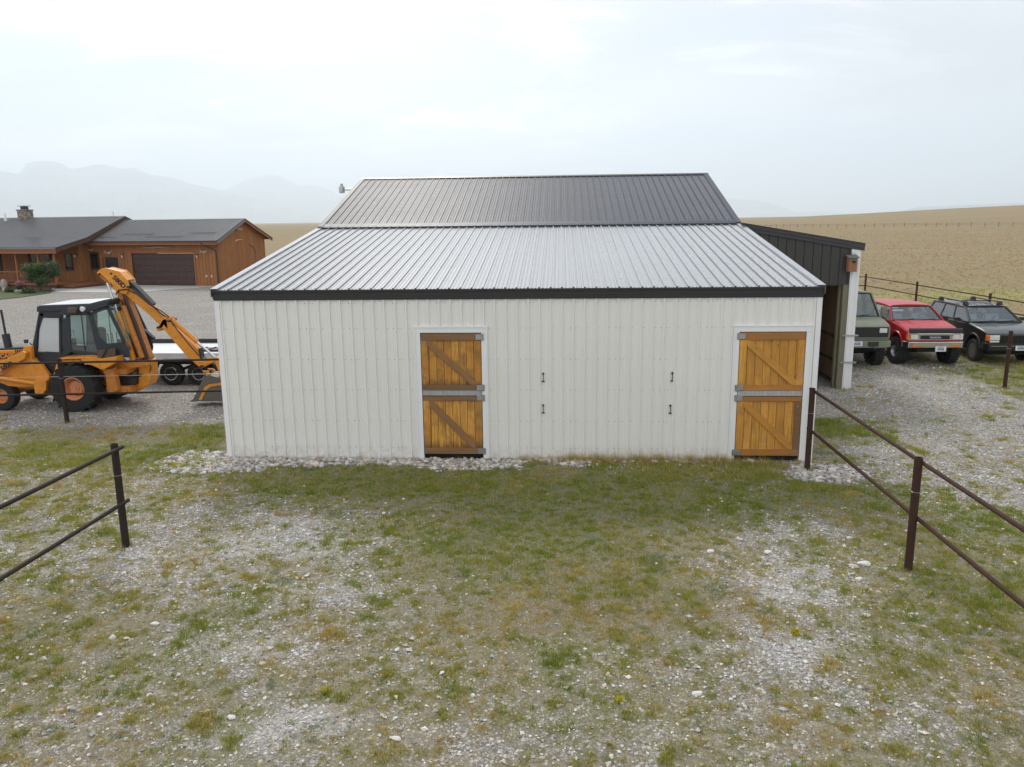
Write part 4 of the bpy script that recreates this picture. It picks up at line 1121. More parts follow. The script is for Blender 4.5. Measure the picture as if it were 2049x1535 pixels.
# ================================================================ parked vehicles (local frame: nose towards -y, nose at y = 0)
plain('olive', (.19, .21, .155), .62, coat=.05, dirt=.35, dirtcol=(.10, .11, .08), scale=3)
plain('red_paint', (.40, .004, .014), .36, spec=.30, coat=.08, dirt=.10, dirtcol=(.16, .04, .04), scale=3)
plain('black_green', (.006, .012, .0115), .32, coat=.35, scale=3, spec=.35)
plain('rubber', (.014, .014, .014), .85, dirt=.45, dirtcol=(.05, .045, .04), scale=9)
plain('black_trim', (.016, .016, .017), .55)
plain('chrome', (.62, .62, .63), .16, 1.0, scale=10, var=.05)
plain('steel_rim', (.42, .42, .42), .35, .8, dirt=.3)
plain('alloy_gold', (.25, .235, .20), .45, .5, dirt=.3)
plain('lamp_clear', (.78, .79, .80), .10, .3, coat=1)
plain('amber', (.70, .17, .015), .25, coat=.6)
plain('plate_white', (.72, .74, .78), .5)
plain('plate_ink', (.05, .07, .14), .6)
plain('seat_grey', (.26, .27, .29), .9)
plain('headrest_dark', (.07, .07, .08), .9)
plain('underbody', (.010, .010, .010), .9)

def arc(cy, cz, r, a0, a1, n=9):
    return [(cy+r*math.cos(R(a0+(a1-a0)*k/(n-1))), cz+r*math.sin(R(a0+(a1-a0)*k/(n-1)))) for k in range(n)]
def wheel_mesh(rt, w, rr, lug=0, name='wheel'):
    prof = [(rr, -w*.42), (rt*.80, -w*.50), (rt*.955, -w*.46), (rt, -w*.34), (rt, w*.34), (rt*.955, w*.46), (rt*.80, w*.50), (rr, w*.42), (rr*.93, w*.30), (rr*.93, -w*.30)]
    mb = MB().lathe(prof, 36, 'x', closed=True)
    if lug:
        for k in range(lug):
            a = 2*math.pi*k/lug
            for s in (-1, 1):
                st = len(mb.v); mb.box(min(s*w*.05, s*w*.49), max(s*w*.05, s*w*.49), -.022, .022, rt-.012, rt+.016)
                mb.xf(Matrix.Rotation(a+(.0 if s > 0 else math.pi/lug), 4, 'X'), st)
    return mb.mesh(name, 40)
def rim_mesh(rr, w, style, side):
    s = side; f = s*w
    if style == 'steel':
        mb = MB().lathe([(rr, f*.40), (rr*.93, f*.42), (rr*.86, f*.30), (rr*.70, f*.05), (rr*.52, f*.02), (rr*.40, f*.10), (rr*.22, f*.12), (rr*.20, f*.30), (0, f*.32)], 24, 'x')
    elif style == 'ag':
        mb = MB().lathe([(rr, f*.44), (rr*.95, f*.46), (rr*.90, f*.36), (rr*.72, f*.0), (rr*.66, f*-.04), (rr*.60, f*.14), (rr*.34, f*.16), (rr*.30, f*.22), (rr*.14, f*.22), (rr*.12, f*.28), (0, f*.28)], 28, 'x')
    else:
        mb = MB().lathe([(rr, f*.42), (rr*.92, f*.44), (rr*.88, f*.30), (rr*.86, f*.10)], 28, 'x')
        mb.lathe([(rr*.30, f*.33), (rr*.26, f*.42), (0, f*.43)], 16, 'x')
        n = 10
        for k in range(n):
            for d_ in (-.17, .17):
                a = 2*math.pi*k/n; b = a+d_
                p0 = (f*.36, rr*.24*math.cos(a), rr*.24*math.sin(a)); p1 = (f*.38, rr*.90*math.cos(b), rr*.90*math.sin(b))
                mb.beam(p0, p1, .022, .03, (1, 0, 0))
    return mb.mesh('rim', 45)
def wheels(car, spots, rt, w, rr, style, rimmat, lug=0, tread='rubber'):
    wm = wheel_mesh(rt, w, rr, lug); wm.materials.append(M[tread])
    rm = {}
    for s in (-1, 1):
        rm[s] = rim_mesh(rr, w, style, s); rm[s].materials.append(M[rimmat])
    for x, y, rot in spots:
        s = 1 if x > 0 else -1
        o = share('wheel', wm, car, (x, y, rt), (0, 0, R(rot)))
        share('rim', rm[s], o)
        d = MB().lathe([(0, -w*.2), (rr*.92, -w*.2), (rr*.92, -w*.1), (0, -w*.1)], 16, 'x').build('brake_drum', 'underbody', o)
        if s < 0: d.scale = (-1, 1, 1)
def shell(name, prof, hw, mat, car, taper=(1.1, .06), bevel=.045, seg=3, tumble=0.0, zb=1.2):
    mb = MB().prism(prof, -hw, hw, 'x')
    L = max(p[0] for p in prof)
    for i, (x, y, z) in enumerate(mb.v):
        k = 1.0
        if y < taper[0]: k -= taper[1]*((taper[0]-y)/taper[0])**1.5
        if z < .75: k -= tumble*(0.75-z)
        mb.v[i] = (x*k, y, z)
    return mb.build(name, mat, car, smooth=40, bevel=bevel, seg=seg)
def lerp(a, b, t): return tuple(p+(q-p)*t for p, q in zip(a, b))
def greenhouse(car, wb, zb, y0, y1, wr, zr, r0, r1, fr, mat, gl, gl_side, crown=.05, pw=.055, roof_mat=None):
    """roof slab carried by pillars, panes between them. fr = pillar places along the side, 0 front .. 1 rear"""
    roof_mat = roof_mat or mat
    n = 7; rings = []
    for t_ in np.linspace(0, 1, 6):
        y = r0+(r1-r0)*t_; ww = wr*(1-.03*abs(2*t_-1)**3); dz_ = crown*(1-(2*t_-1)**2)*.6
        top = [(ww*math.sin(a), y, zr+dz_+crown*math.cos(a)-crown) for a in np.linspace(-math.pi/2, math.pi/2, n)]
        rings.append(top+[(ww*.97, y, zr-.045-crown), (-ww*.97, y, zr-.045-crown)])
    MB().loft(rings).build('roof', roof_mat, car, smooth=50, bevel=.012)
    zt = zr-crown-.02
    B = lambda s, t_: (s*wb, y0+(y1-y0)*t_, zb); T = lambda s, t_: (s*wr*.985, r0+(r1-r0)*t_, zt)
    for s in (-1, 1):
        for i, (fb, ft, w) in enumerate(fr):
            a, b = B(s, fb), T(s, ft)
            MB().beam(a, b, .045, w, (0, 1, 0)).build('pillar', mat, car, bevel=.008, seg=1)
        for (fb, ft, w), (gb, gt_, w2) in zip(fr, fr[1:]):
            Lb, Lt = (y1-y0), (r1-r0)
            q = [B(s, fb+w*.5/Lb), B(s, gb-w2*.5/Lb), T(s, gt_-w2*.5/Lt), T(s, ft+w*.5/Lt)]
            q2 = [(x+s*-.012, y, z) for x, y, z in q]
            MB().loft([q, q2]).build('side_window', gl_side, car)
        MB().beam(B(s, 0), B(s, 1), .05, .05).build('belt_moulding', mat, car)
        MB().beam(T(s, 0), T(s, 1), .05, .05).build('drip_rail', mat, car)
    for nm, f_, dy_ in (('windshield', 0, .015), ('rear_window', 1, -.015)):
        fb, ft, w = fr[0] if f_ == 0 else fr[-1]
        q = [(-wb+.05, B(1, fb)[1], zb+.01), (wb-.05, B(1, fb)[1], zb+.01), (wr*.985-.04, T(1, ft)[1], zt), (-wr*.985+.04, T(1, ft)[1], zt)]
        q2 = [(x, y+dy_, z) for x, y, z in q]
        o = MB().loft([q, q2]).build(nm, gl, car)
        # rubber gasket
        g = MB()
        for a, b in zip(q, q[1:]+q[:1]): g.beam(a, b, .03, .03)
        g.build('window_gasket', 'black_trim', o)
    return B, T
def seats(car, xs, y, zb, zt, mat='seat_grey'):
    for x in xs:
        s = MB().prism([(y, zb), (y+.14, zb), (y+.24, zt-.12), (y+.20, zt), (y+.10, zt), (y+.06, zt-.12)], x-.24, x+.24, 'x').build('seat', mat, car, bevel=.03)
        MB().prism([(y+.13, zt+.02), (y+.23, zt+.02), (y+.24, zt+.17), (y+.15, zt+.17)], x-.13, x+.13, 'x').build('headrest', 'headrest_dark', s, bevel=.02)
def steering(car, x, y, z):
    pts = [(x+.18*math.cos(a), y-.07*math.sin(a), z+.17*math.sin(a)) for a in np.linspace(0, 2*math.pi, 17)]
    MB().tube(pts, .014, 6, False).build('steering_wheel', 'headrest_dark', car)
def wiper(car, x0, x1, y, z, dy_=.06, dz_=.05):
    MB().tube([(x0, y-.04, z+.0), ((x0+x1)/2, y-.035, z+.02), (x1, y-.02+dy_*.3, z+dz_)], .011, 5).build('wiper', 'black_trim', car)
def plate(car, x, y, z, w=.30, h=.15, tilt=0):
    p = MB().box(x-w/2, x+w/2, y-.008, y, z-h/2, z+h/2).build('licence_plate', 'plate_white', car)
    mb = MB().box(x-.08, x+.08, y-.011, y-.0085, z+h*.30, z+h*.40)
    for k in range(6): mb.box(x-.10+k*.035, x-.10+k*.035+.022, y-.011, y-.0085, z-h*.28, z+h*.16)
    mb.build('plate_print', 'plate_ink', p)
def mirror(car, x, y, z, w=.17, h=.12, mat='black_trim', out=.12):
    s = 1 if x > 0 else -1
    MB().tube([(x, y, z-.02), (x+s*out, y-.02, z)], .02, 6).box(x+s*out-w/2+s*w*.35, x+s*out+w/2+s*w*.35, y-.07, y+.02, z-h/2, z+h/2).build('mirror', mat, car, bevel=.02)

# ---- olive van
van = thing('van', 'olive drab lifted van parked beside the white lean-to post', 'van', (10.62, 10.02, 0), 0)
fa = .90; ra = 3.95
prof = [(.06, .78), (.0, 1.0), (.0, 1.40), (.10, 1.475), (.55, 1.56), (.92, 1.62), (5.2, 1.62), (5.25, .74)] + [(ra+.56, .74)] + arc(ra, .58, .56, 15, 165) + [(ra-.56, .74), (fa+.56, .74)] + arc(fa, .58, .56, 15, 165) + [(fa-.56, .76)]
shell('body', prof, 1.0, 'olive', van, (1.3, .05), .06)
greenhouse(van, .975, 1.62, .94, 5.18, .80, 2.43, 1.36, 5.1, [(0, 0, .08), (.28, .24, .09), (.62, .60, .10), (1, 1, .10)], 'olive', 'glass_car', 'glass_dark', .06)
wheels(van, [(-.86, fa, 4), (.86, fa, 4), (-.86, ra, 0), (.86, ra, 0)], .46, .32, .21, 'steel', 'black_trim', 26)
gr = MB().box(-.90, .90, -.02, .03, 1.06, 1.385).build('grille', 'black_trim', van, bevel=.01)
for k in range(6): MB().box(-.58, .58, -.032, -.021, 1.10+k*.045, 1.118+k*.045).build('grille_bar', 'dark_iron', gr)
for s in (-1, 1):
    MB().box(s*.74-.12, s*.74+.12, -.040, -.021, 1.21, 1.355).build('headlight', 'lamp_clear', van, bevel=.012)
    MB().box(s*.74-.12, s*.74+.12, -.034, -.021, 1.09, 1.17).build('turn_signal', 'black_trim', van)
for (a, b, c, d) in ((-.93, .93, 1.385, 1.42), (-.93, .93, 1.03, 1.06), (-.95, -.905, 1.05, 1.40), (.905, .95, 1.05, 1.40)): MB().box(a, b, -.035, .02, c, d).build('grille_frame', 'olive', van, bevel=.008)
MB().prism([(-1.02, .0), (-.80, -.16), (.80, -.16), (1.02, .0), (1.02, .10), (.78, -.05), (-.78, -.05), (-1.02, .10)], .74, .95, 'z').build('bumper', 'olive', van, bevel=.02)
MB().box(.24, .56, -.20, -.14, .80, .94).tube([(.40, -.22, .80), (.41, -.25, .74), (.47, -.25, .72)], .02, 6).build('winch_hook', 'dark_iron', van)
plate(van, -.10, -.165, .88, .32, .16)
seats(van, (-.45, .45), 1.75, 1.3, 1.95); wiper(van, .05, .62, .92, 1.64); wiper(van, -.75, -.2, .92, 1.64)
mirror(van, .98, 1.25, 1.78, .20, .26, 'olive', .16); mirror(van, -.98, 1.25, 1.78, .20, .26, 'olive', .16)
MB().box(-.88, .88, .95, 1.35, 1.50, 1.66).build('dashboard', 'headrest_dark', van, bevel=.03)
MB().box(-.7, .7, .3, 5.0, .55, .74).build('chassis', 'underbody', van)
MB().tube([(-.9, fa, .46), (.9, fa, .46)], .07, 8).build('axle', 'underbody', van); MB().tube([(-.9, ra, .46), (.9, ra, .46)], .07, 8).build('axle', 'underbody', van)

# ---- red off-roader
toy = thing('pickup', 'bright red lifted truck with chrome bumper between the van and the black vehicle', 'truck', (13.19, 10.42, 0), 0)
fa, ra = .78, 3.35
prof = [(.08, .78), (.03, .90), (.03, 1.12), (.12, 1.17), (.60, 1.27), (1.30, 1.365), (4.3, 1.365), (4.36, .70)] + [(ra+.52, .68)] + arc(ra, .56, .52, 15, 165) + [(ra-.52, .68), (fa+.52, .68)] + arc(fa, .56, .52, 15, 165) + [(fa-.50, .74)]
shell('body', prof, .90, 'red_paint', toy, (1.4, .05), .05)
greenhouse(toy, .865, 1.365, 1.36, 4.28, .70, 1.86, 2.02, 4.1, [(0, 0, .07), (.32, .22, .08), (.62, .58, .09), (1, 1, .09)], 'red_paint', 'glass_car', 'glass_dark', .05)
wheels(toy, [(-.82, fa, 6), (.82, fa, 6), (-.82, ra, 0), (.82, ra, 0)], .445, .33, .20, 'steel', 'steel_rim', 26)
hd = MB().add([(-.82, .13, 1.185), (.82, .13, 1.185), (.84, .62, 1.292), (-.84, .62, 1.292), (.80, 1.28, 1.392), (-.80, 1.28, 1.392), (-.30, .2, 1.205), (.30, .2, 1.205), (-.38, 1.2, 1.400), (.38, 1.2, 1.400)], [(0, 1, 2, 3), (3, 2, 4, 5)]).build('hood', 'red_paint', toy)
MB().prism([(-.32, .25), (.32, .25), (.42, 1.22), (-.42, 1.22)], 1.20, 1.405, 'z').build('hood_bulge', 'red_paint', toy, bevel=.02).location = (0, 0, 0)
ob_ = [o for o in toy.children if o.name.startswith('hood_bulge')][-1]
for v_ in ob_.data.vertices:
    if v_.co.z > 1.3: v_.co.z = 1.192+ (v_.co.y-.12)*.185+.012
MB().prism([(-.02, 1.13), (-.07, 1.16), (-.06, 1.26), (.0, 1.30), (.06, 1.28), (.02, 1.20)], -.84, .84, 'x').build('bug_shield', 'black_trim', toy, smooth=50, bevel=.01)
gr = MB().box(-.86, .86, .0, .05, .90, 1.14).build('grille', 'chrome', toy, bevel=.01)
MB().box(-.46, .46, -.012, -.001, .93, 1.05).build('grille_mesh', 'black_trim', gr)
for k in range(4): MB().box(-.45, .45, -.020, -.0125, .945+k*.027, .953+k*.027).build('grille_bar', 'dark_iron', gr)
MB().box(-.56, .56, -.03, -.0015, 1.055, 1.125).build('grille_top', 'chrome', gr, bevel=.012)
text('badge', 'TOYOTA', 'plate_white', gr, frame((0, -.024, .988), (1, 0, 0), (0, 0, 1)), .075, .002, bold=.002, sx=1.15)
for s in (-1, 1):
    MB().box(s*.66-.12, s*.66+.12, -.026, -.0015, .935, 1.085).build('headlight', 'lamp_clear', toy, bevel=.012)
    MB().box(s*.84-.045, s*.84+.045, -.01, .10, .92, 1.10).build('turn_signal', 'amber' if s < 0 else 'lamp_clear', toy, bevel=.008)
MB().prism([(-.96, .12), (-.86, -.10), (.86, -.10), (.96, .12), (.96, .20), (.84, .0), (-.84, .0), (-.96, .20)], .66, .86, 'z').build('bumper', 'chrome', toy, bevel=.02)
for s in (-1, 1): MB().box(s*.62-.13, s*.62+.13, -.112, -.1005, .70, .765).build('fog_lamp', 'amber', toy, bevel=.006)
plate(toy, .16, -.115, .63, .34, .17)
seats(toy, (-.38, .38), 2.15, 1.1, 1.52); seats(toy, (-.3, .3), 3.2, 1.1, 1.50); steering(toy, .38, 1.85, 1.40)
MB().box(-.76, .76, 1.38, 1.72, 1.30, 1.42).build('dashboard', 'headrest_dark', toy, bevel=.03)
MB().box(-.66, -.22, 2.05, 2.07, 1.62, 1.68).build('sun_visor', 'plate_white', toy)
wiper(toy, -.66, -.12, 1.37, 1.39); wiper(toy, .02, .58, 1.37, 1.39)
mirror(toy, .90, 1.75, 1.42); mirror(toy, -.90, 1.75, 1.42)
MB().box(-.6, .6, .3, 4.2, .50, .68).box(-.5, .5, .05, .3, .5, .7).build('chassis', 'underbody', toy)
MB().tube([(-.9, fa, .44), (.9, fa, .44)], .06, 8).build('axle', 'underbody', toy); MB().tube([(-.9, ra, .44), (.9, ra, .44)], .06, 8).build('axle', 'underbody', toy)
for s in (-1, 1):
    MB().tube([(s*.905, y, z) for y, z in arc(fa, .56, .53, 10, 170, 11)], .03, 6).build('fender_flare', 'red_paint', toy, smooth=50)

# ---- black off-roader
jp = thing('off_road_car', 'black-green boxy off-roader with roof rack, rightmost of the parked vehicles', 'car', (15.90, 10.70, 0), 0)
fa, ra = .88, 3.55
prof = [(.06, .48), (.02, .68), (.02, 1.02), (.12, 1.07), (.60, 1.17), (1.30, 1.275), (4.45, 1.24), (4.55, .50)] + [(ra+.47, .46)] + arc(ra, .46, .47, 12, 168) + [(ra-.47, .46), (fa+.47, .46)] + arc(fa, .46, .47, 12, 168) + [(fa-.47, .48)]
shell('body', prof, .90, 'black_green', jp, (1.4, .06), .055)
greenhouse(jp, .87, 1.27, 1.32, 4.50, .70, 1.78, 2.06, 4.35, [(0, 0, .06), (.36, .28, .07), (.66, .62, .08), (1, 1, .12)], 'black_green', 'glass_car', 'glass_house', .045, roof_mat='black_green')
wheels(jp, [(-.80, fa, 0), (.80, fa, 0), (-.80, ra, 0), (.80, ra, 0)], .385, .26, .235, 'lace', 'alloy_gold')
gr = MB().box(-.50, .50, -.012, .04, .76, 1.02).build('grille', 'black_green', jp, bevel=.012)
for k in range(7): MB().box(-.46+k*.134, -.46+k*.134+.085, -.020, -.0125, .80, .98).build('grille_slot', 'shadow_black', gr)
for s in (-1, 1):
    MB().box(s*.67-.155, s*.67+.155, -.016, .05, .85, 1.01).build('headlight', 'lamp_clear', jp, bevel=.012)
    MB().box(s*.67-.15, s*.67+.15, -.010, .05, .775, .835).build('fog_lamp', 'lamp_clear', jp, bevel=.008)
    MB().box(s*.862-.03, s*.862+.03, .0, .16, .83, 1.01).build('turn_signal', 'amber', jp, bevel=.008)
    MB().tube([(s*.90, y, z) for y, z in arc(fa, .46, .49, 8, 172, 13)], .035, 6).build('fender_flare', 'black_trim', jp, smooth=50)
    MB().tube([(s*.58, 2.25, 1.80), (s*.58, 2.40, 1.87), (s*.58, 4.0, 1.87), (s*.58, 4.2, 1.79)], .022, 8).build('roof_rack', 'black_trim', jp, smooth=50)
    MB().prism([(2.12, 1.77), (2.42, 1.77), (2.34, 1.90), (2.22, 1.90)], s*.58-.05, s*.58+.05, 'x').prism([(3.95, 1.77), (4.25, 1.76), (4.17, 1.89), (4.03, 1.90)], s*.58-.05, s*.58+.05, 'x').build('rack_foot', 'black_trim', jp, bevel=.01)
    MB().box(s*.905-.012, s*.905+.012, 1.4, 3.0, .78, .86).build('side_moulding', 'black_trim', jp)
for k in range(5): MB().box(-.36+k*.18-.012, -.36+k*.18+.012, 2.3, 4.1, 1.775, 1.80).build('roof_strip', 'black_trim', jp)
MB().box(-.55, .55, 3.0, 3.06, 1.83, 1.86).build('rack_bar', 'black_trim', jp)
MB().prism([(-.93, .16), (-.88, -.06), (.88, -.06), (.93, .16), (.93, .3), (.84, .04), (-.84, .04), (-.93, .3)], .50, .745, 'z').build('bumper', 'black_green', jp, bevel=.03)
MB().box(-.80, .80, -.072, -.061, .655, .672).build('bumper_strip', 'chrome', jp)
plate(jp, .14, -.075, .60, .32, .16)
seats(jp, (-.38, .38), 2.2, 1.0, 1.45); seats(jp, (-.3, .3), 3.2, 1.0, 1.42); steering(jp, .38, 1.9, 1.32)
MB().box(-.76, .76, 1.34, 1.75, 1.20, 1.32).build('dashboard', 'headrest_dark', jp, bevel=.03)
wiper(jp, -.62, -.02, 1.33, 1.29); wiper(jp, .02, .62, 1.33, 1.29)
mirror(jp, .90, 1.75, 1.34); mirror(jp, -.90, 1.75, 1.34)
MB().box(-.7, .7, .3, 4.3, .32, .46).build('chassis', 'underbody', jp)
# ================================================================ yellow backhoe (nose towards -x) and trailer
plain('case_yellow', (.70, .265, .018), .45, coat=.15, dirt=.45, dirtcol=(.22, .085, .022), scale=4)
plain('case_worn', (.55, .20, .028), .5, dirt=.75, dirtcol=(.12, .06, .03), scale=6)
plain('cab_black', (.022, .027, .034), .42, dirt=.12, dirtcol=(.06, .06, .06))
plain('cab_roof', (.62, .64, .68), .35, dirt=.15, dirtcol=(.35, .34, .33), scale=1.5)
plain('rim_orange', (.60, .24, .10), .5, dirt=.35, dirtcol=(.28, .13, .08))
plain('bucket_grey', (.125, .115, .10), .6, .3, dirt=.4, dirtcol=(.22, .10, .03), scale=3)
plain('rust_plate', (.10, .062, .050), .8, dirt=.5, dirtcol=(.16, .09, .06))
plain('grease', (.020, .017, .014), .55, dirt=.3)
plain('hose', (.012, .012, .012), .5)
plain('decal', (.014, .012, .010), .6)
bk = thing('backhoe', 'orange-yellow backhoe loader with black cab and folded digging arm', 'backhoe', (-11.95, 4.95, 0), 0)
OX, OY = -11.95, 4.95
def bp(px, py, Y):
    """a measured photo point on the machine's plane Y, in machine coordinates (x, z)"""
    q = gy(px, py, Y); return (q[0]-OX, q[2])
def slab_px(name, pts, y0, y1, mat, parent=None, bevel=.012, ref=None):
    """plate traced in the plane ref (default: its near face), from y0 to y1 (world y)"""
    ref = y0 if ref is None else ref
    return MB().prism([bp(*q, ref) for q in pts], y0-OY, y1-OY, 'y').build(name, mat, parent or bk, bevel=bevel, seg=2)
Z_ = lambda px, py, Y: bp(px, py, Y)
# wheels (the axle runs along y)
def wheel_y(x, y, rt, w, rr, lug, nm='wheel', steer=0, style='ag'):
    wm = wheel_mesh(rt, w, rr, 0); wm.materials.append(M['rubber'])
    o = share('wheel', wm, bk, (x, y, rt), (0, 0, R(90+steer)))
    s = -1 if y < 0 else 1        # outer face
    rm = rim_mesh(rr, w, style, s); rm.materials.append(M['rim_orange']); share('rim', rm, o)
    if lug:
        mb = MB()
        for k in range(lug):
            a = 2*math.pi*k/lug
            for sd_ in (-1, 1):
                st = len(mb.v); n_ = 3
                # slanted bar lug from shoulder to centre
                mb.prism([(sd_*w*.06, -.03), (sd_*w*.50, .075), (sd_*w*.50, .135), (sd_*w*.06, .03)], rt-.03, rt+.022, 'z')
                mb.box(min(sd_*w*.44, sd_*w*.505), max(sd_*w*.44, sd_*w*.505), .075, .13, rt-.13, rt+.01)
                mb.xf(Matrix.Rotation(a+(0 if sd_ > 0 else math.pi/lug), 4, 'X'), st)
        mb.build('tread_lugs', 'rubber', o, smooth=30)
    for k in range(8):
        a = 2*math.pi*k/8
    mb = MB()
    for k in range(8):
        a = 2*math.pi*k/8; mb.tube([(s*w*.16, rr*.25*math.cos(a), rr*.25*math.sin(a)), (s*w*.21, rr*.25*math.cos(a), rr*.25*math.sin(a))], .018, 6)
    mb.build('wheel_nuts', 'rim_orange', o)
    return o
wheel_y(.0, -.80, .635, .44, .315, 18); wheel_y(.0, .80, .635, .44, .315, 18)
wheel_y(-2.14, -.72, .40, .28, .20, 0); wheel_y(-2.14, .72, .40, .28, .20, 0)
# chassis, transmission, engine block
MB().box(-2.9, .55, -.30, .30, .48, .85).build('chassis', 'case_yellow', bk, bevel=.02)
MB().box(-1.6, -.7, -.26, .26, .30, .55).box(-.7, .3, -.35, .35, .40, .62).build('transmission', 'grease', bk, bevel=.03)
MB().tube([(0, -.75, .635), (0, .75, .635)], .12, 10).build('axle', 'case_worn', bk); MB().tube([(-2.14, -.7, .40), (-2.14, .7, .40)], .08, 8).build('axle', 'case_worn', bk)
# hood (black above, yellow side with slots)
MB().prism([(-3.1, .95), (-1.25, .95), (-1.20, 1.50), (-1.30, 1.62), (-3.0, 1.55), (-3.1, 1.45)], -.36, .36, 'y').build('hood', 'case_yellow', bk, bevel=.03)
MB().prism([(-3.0, 1.555), (-1.32, 1.625), (-1.36, 1.68), (-2.95, 1.60)], -.30, .30, 'y').build('hood_top', 'cab_black', bk, bevel=.02)
for k in range(5):
    q = [bp(30.5+3.6*k, y_, 4.58) for y_ in (699.5, 713)]; MB().box(q[0][0]-.012, q[0][0]+.014, -.366, -.3605, q[1][1], q[0][1]).build('hood_slot', 'decal', bk)
q0, q1 = bp(-30, 719, 4.58), bp(29, 707.5, 4.58)
MB().box(q0[0], q1[0], -.366, -.3605, q0[1], q1[1]).build('name_panel', 'decal', bk)
c = bp(14, 713, 4.58)
text('hood_name', 'CASE', 'case_yellow', bk, frame((c[0], -.369, c[1]), (1, 0, 0), (0, 0, 1)), .165, .0015, bold=.008, sx=1.05)
# loader side tower, arm and cylinders on both sides
for sy in (-1, 1):
    y0, y1 = (4.10-OY, 4.22-OY) if sy < 0 else (5.68-OY, 5.80-OY)
    P = lambda pts: [bp(*q, 4.10) for q in pts]
    MB().prism(P([(47, 693), (62, 692), (64, 720), (82, 729), (98, 752), (97, 772), (40, 775), (0, 771), (0, 752), (44, 712)]), y0, y1, 'y').build('loader_tower', 'case_yellow', bk, bevel=.012)
    ya, yb = (y0-.16, y0-.02) if sy < 0 else (y1+.02, y1+.16)
    MB().prism(P([(-60, 768), (-60, 752), (0, 727), (52, 701), (60, 704), (57, 716), (0, 748), (-40, 765)]), ya, yb, 'y').build('loader_arm', 'case_yellow', bk, bevel=.012)
    c0, c1 = bp(-30, 752, 4.0), bp(76, 768, 4.0)
    MB().tube([(c0[0], ya+.06, c0[1]), (c1[0], ya+.06, c1[1])], .055, 12).build('lift_cylinder', 'case_yellow', bk, smooth=40)
    MB().prism(P([(74, 760), (100, 759), (99, 779), (95, 781), (95, 785), (78, 787)]), ya, y0+.10, 'y').build('step_box', 'case_yellow', bk, bevel=.01) if sy < 0 else None
text('arm_decal', '580D', 'decal', bk, frame((bp(13, 733, 3.92)[0], 3.935-OY, bp(13, 733, 3.92)[1]), (.89, 0, .45), (-.45, 0, .89)), .17, .0015, bold=.008)
# exhaust and grab rail
q0, q1, q2 = bp(2, 620, 4.8), bp(11, 668, 4.8), bp(19, 702, 4.8)
MB().tube([(q0[0], -.15, q0[1]), (q1[0], -.15, q1[1])], .032, 10).tube([(q1[0], -.15, q1[1]), (q2[0], -.15, q2[1]-.03)], .10, 14).build('exhaust', 'cab_black', bk, smooth=40)
q0, q1, q2, q3 = [bp(*q, 4.2) for q in ((65, 679), (58, 681), (56, 700), (61, 712))]
MB().tube([(q[0], -.74, q[1]) for q in (q0, q1, q2, q3)], .014, 6).build('grab_rail', 'trim_white', bk, smooth=50)
h0 = bp(49, 684, 4.2); MB().box(h0[0]-.06, h0[0]+.04, -.70, -.6, h0[1]-.05, h0[1]+.05).tube([(h0[0]+.02, -.65, h0[1]), (h0[0]+.10, -.6, h0[1]-.12)], .015, 6).build('work_light', 'cab_black', bk, bevel=.01)
# ---- cab: near side y 4.30, far side y 5.60
YN, YF = 4.30, 5.60
def cabpoly(name, pts, mat='cab_black', t=.05, far=True, bevel=.008):
    MB().prism([bp(*q, YN) for q in pts], YN-OY, YN+t-OY, 'y').build(name, mat, bk, bevel=bevel)
    if far: MB().prism([bp(*q, YN) for q in pts], YF-t-OY, YF-OY, 'y').build(name, mat, bk, bevel=bevel)
cabpoly('cab_pillar', [(77, 625), (88, 628), (77, 662), (74, 704), (64, 711), (65, 690)])            # front edge
cabpoly('cab_pillar', [(77, 621), (125, 621), (125, 637), (80, 636)])                                  # header above the door
cabpoly('cab_pillar', [(117, 637), (139, 637), (142, 705), (125, 716), (118, 706)])                     # mid post
cabpoly('cab_lower', [(64, 711), (74, 704), (118, 706), (125, 716), (122, 717), (67, 716)])
cabpoly('cab_pillar', [(139, 629), (178, 626), (215, 612), (217, 617), (180, 631), (139, 631)])
cabpoly('cab_pillar', [(176, 628), (183, 627), (197, 670), (214, 688), (248, 684), (257, 698), (258, 715), (196, 716), (142, 705), (142, 699), (196, 706), (190, 690)])
cabpoly('cab_pillar', [(211, 614), (217, 613), (252, 686), (246, 688)])
cabpoly('window_divider', [(161, 629), (163, 629), (171, 703), (169, 703)], t=.02)
cabpoly('fuel_panel', [(73, 716), (125, 716), (110, 738), (105, 748), (98, 750), (88, 735)], t=.30, far=False)
# glazing
def pane(pts, nm='cab_window', y=None, mat='glass_cab'):
    for Y in ((YN+.02, YF-.03) if y is None else (y,)):
        MB().prism([bp(*q, YN) for q in pts], Y-OY, Y-OY+.006, 'y').build(nm, mat, bk)
glass('glass_bright', (.86, .88, .90), .97, refl=.9, rough=.08, pale_sheen=.55)
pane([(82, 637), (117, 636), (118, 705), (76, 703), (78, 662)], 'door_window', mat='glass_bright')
pane([(139, 631), (178, 628), (190, 690), (196, 706), (142, 699)])
pane([(180, 628), (212, 615), (247, 687), (214, 688), (197, 670)], 'rear_side_window')
w0, w1 = bp(80, 628, YN), bp(66, 708, YN)
MB().loft([[(w0[0], YN+.06-OY, w0[1]), (w0[0], YF-.06-OY, w0[1]), (w0[0]+.01, YF-.06-OY, w0[1]), (w0[0]+.01, YN+.06-OY, w0[1])], [(w1[0], YN+.06-OY, w1[1]), (w1[0], YF-.06-OY, w1[1]), (w1[0]+.01, YF-.06-OY, w1[1]), (w1[0]+.01, YN+.06-OY, w1[1])]]).build('windshield', 'glass_cab', bk)
w0, w1 = bp(214, 615, YN), bp(249, 686, YN)
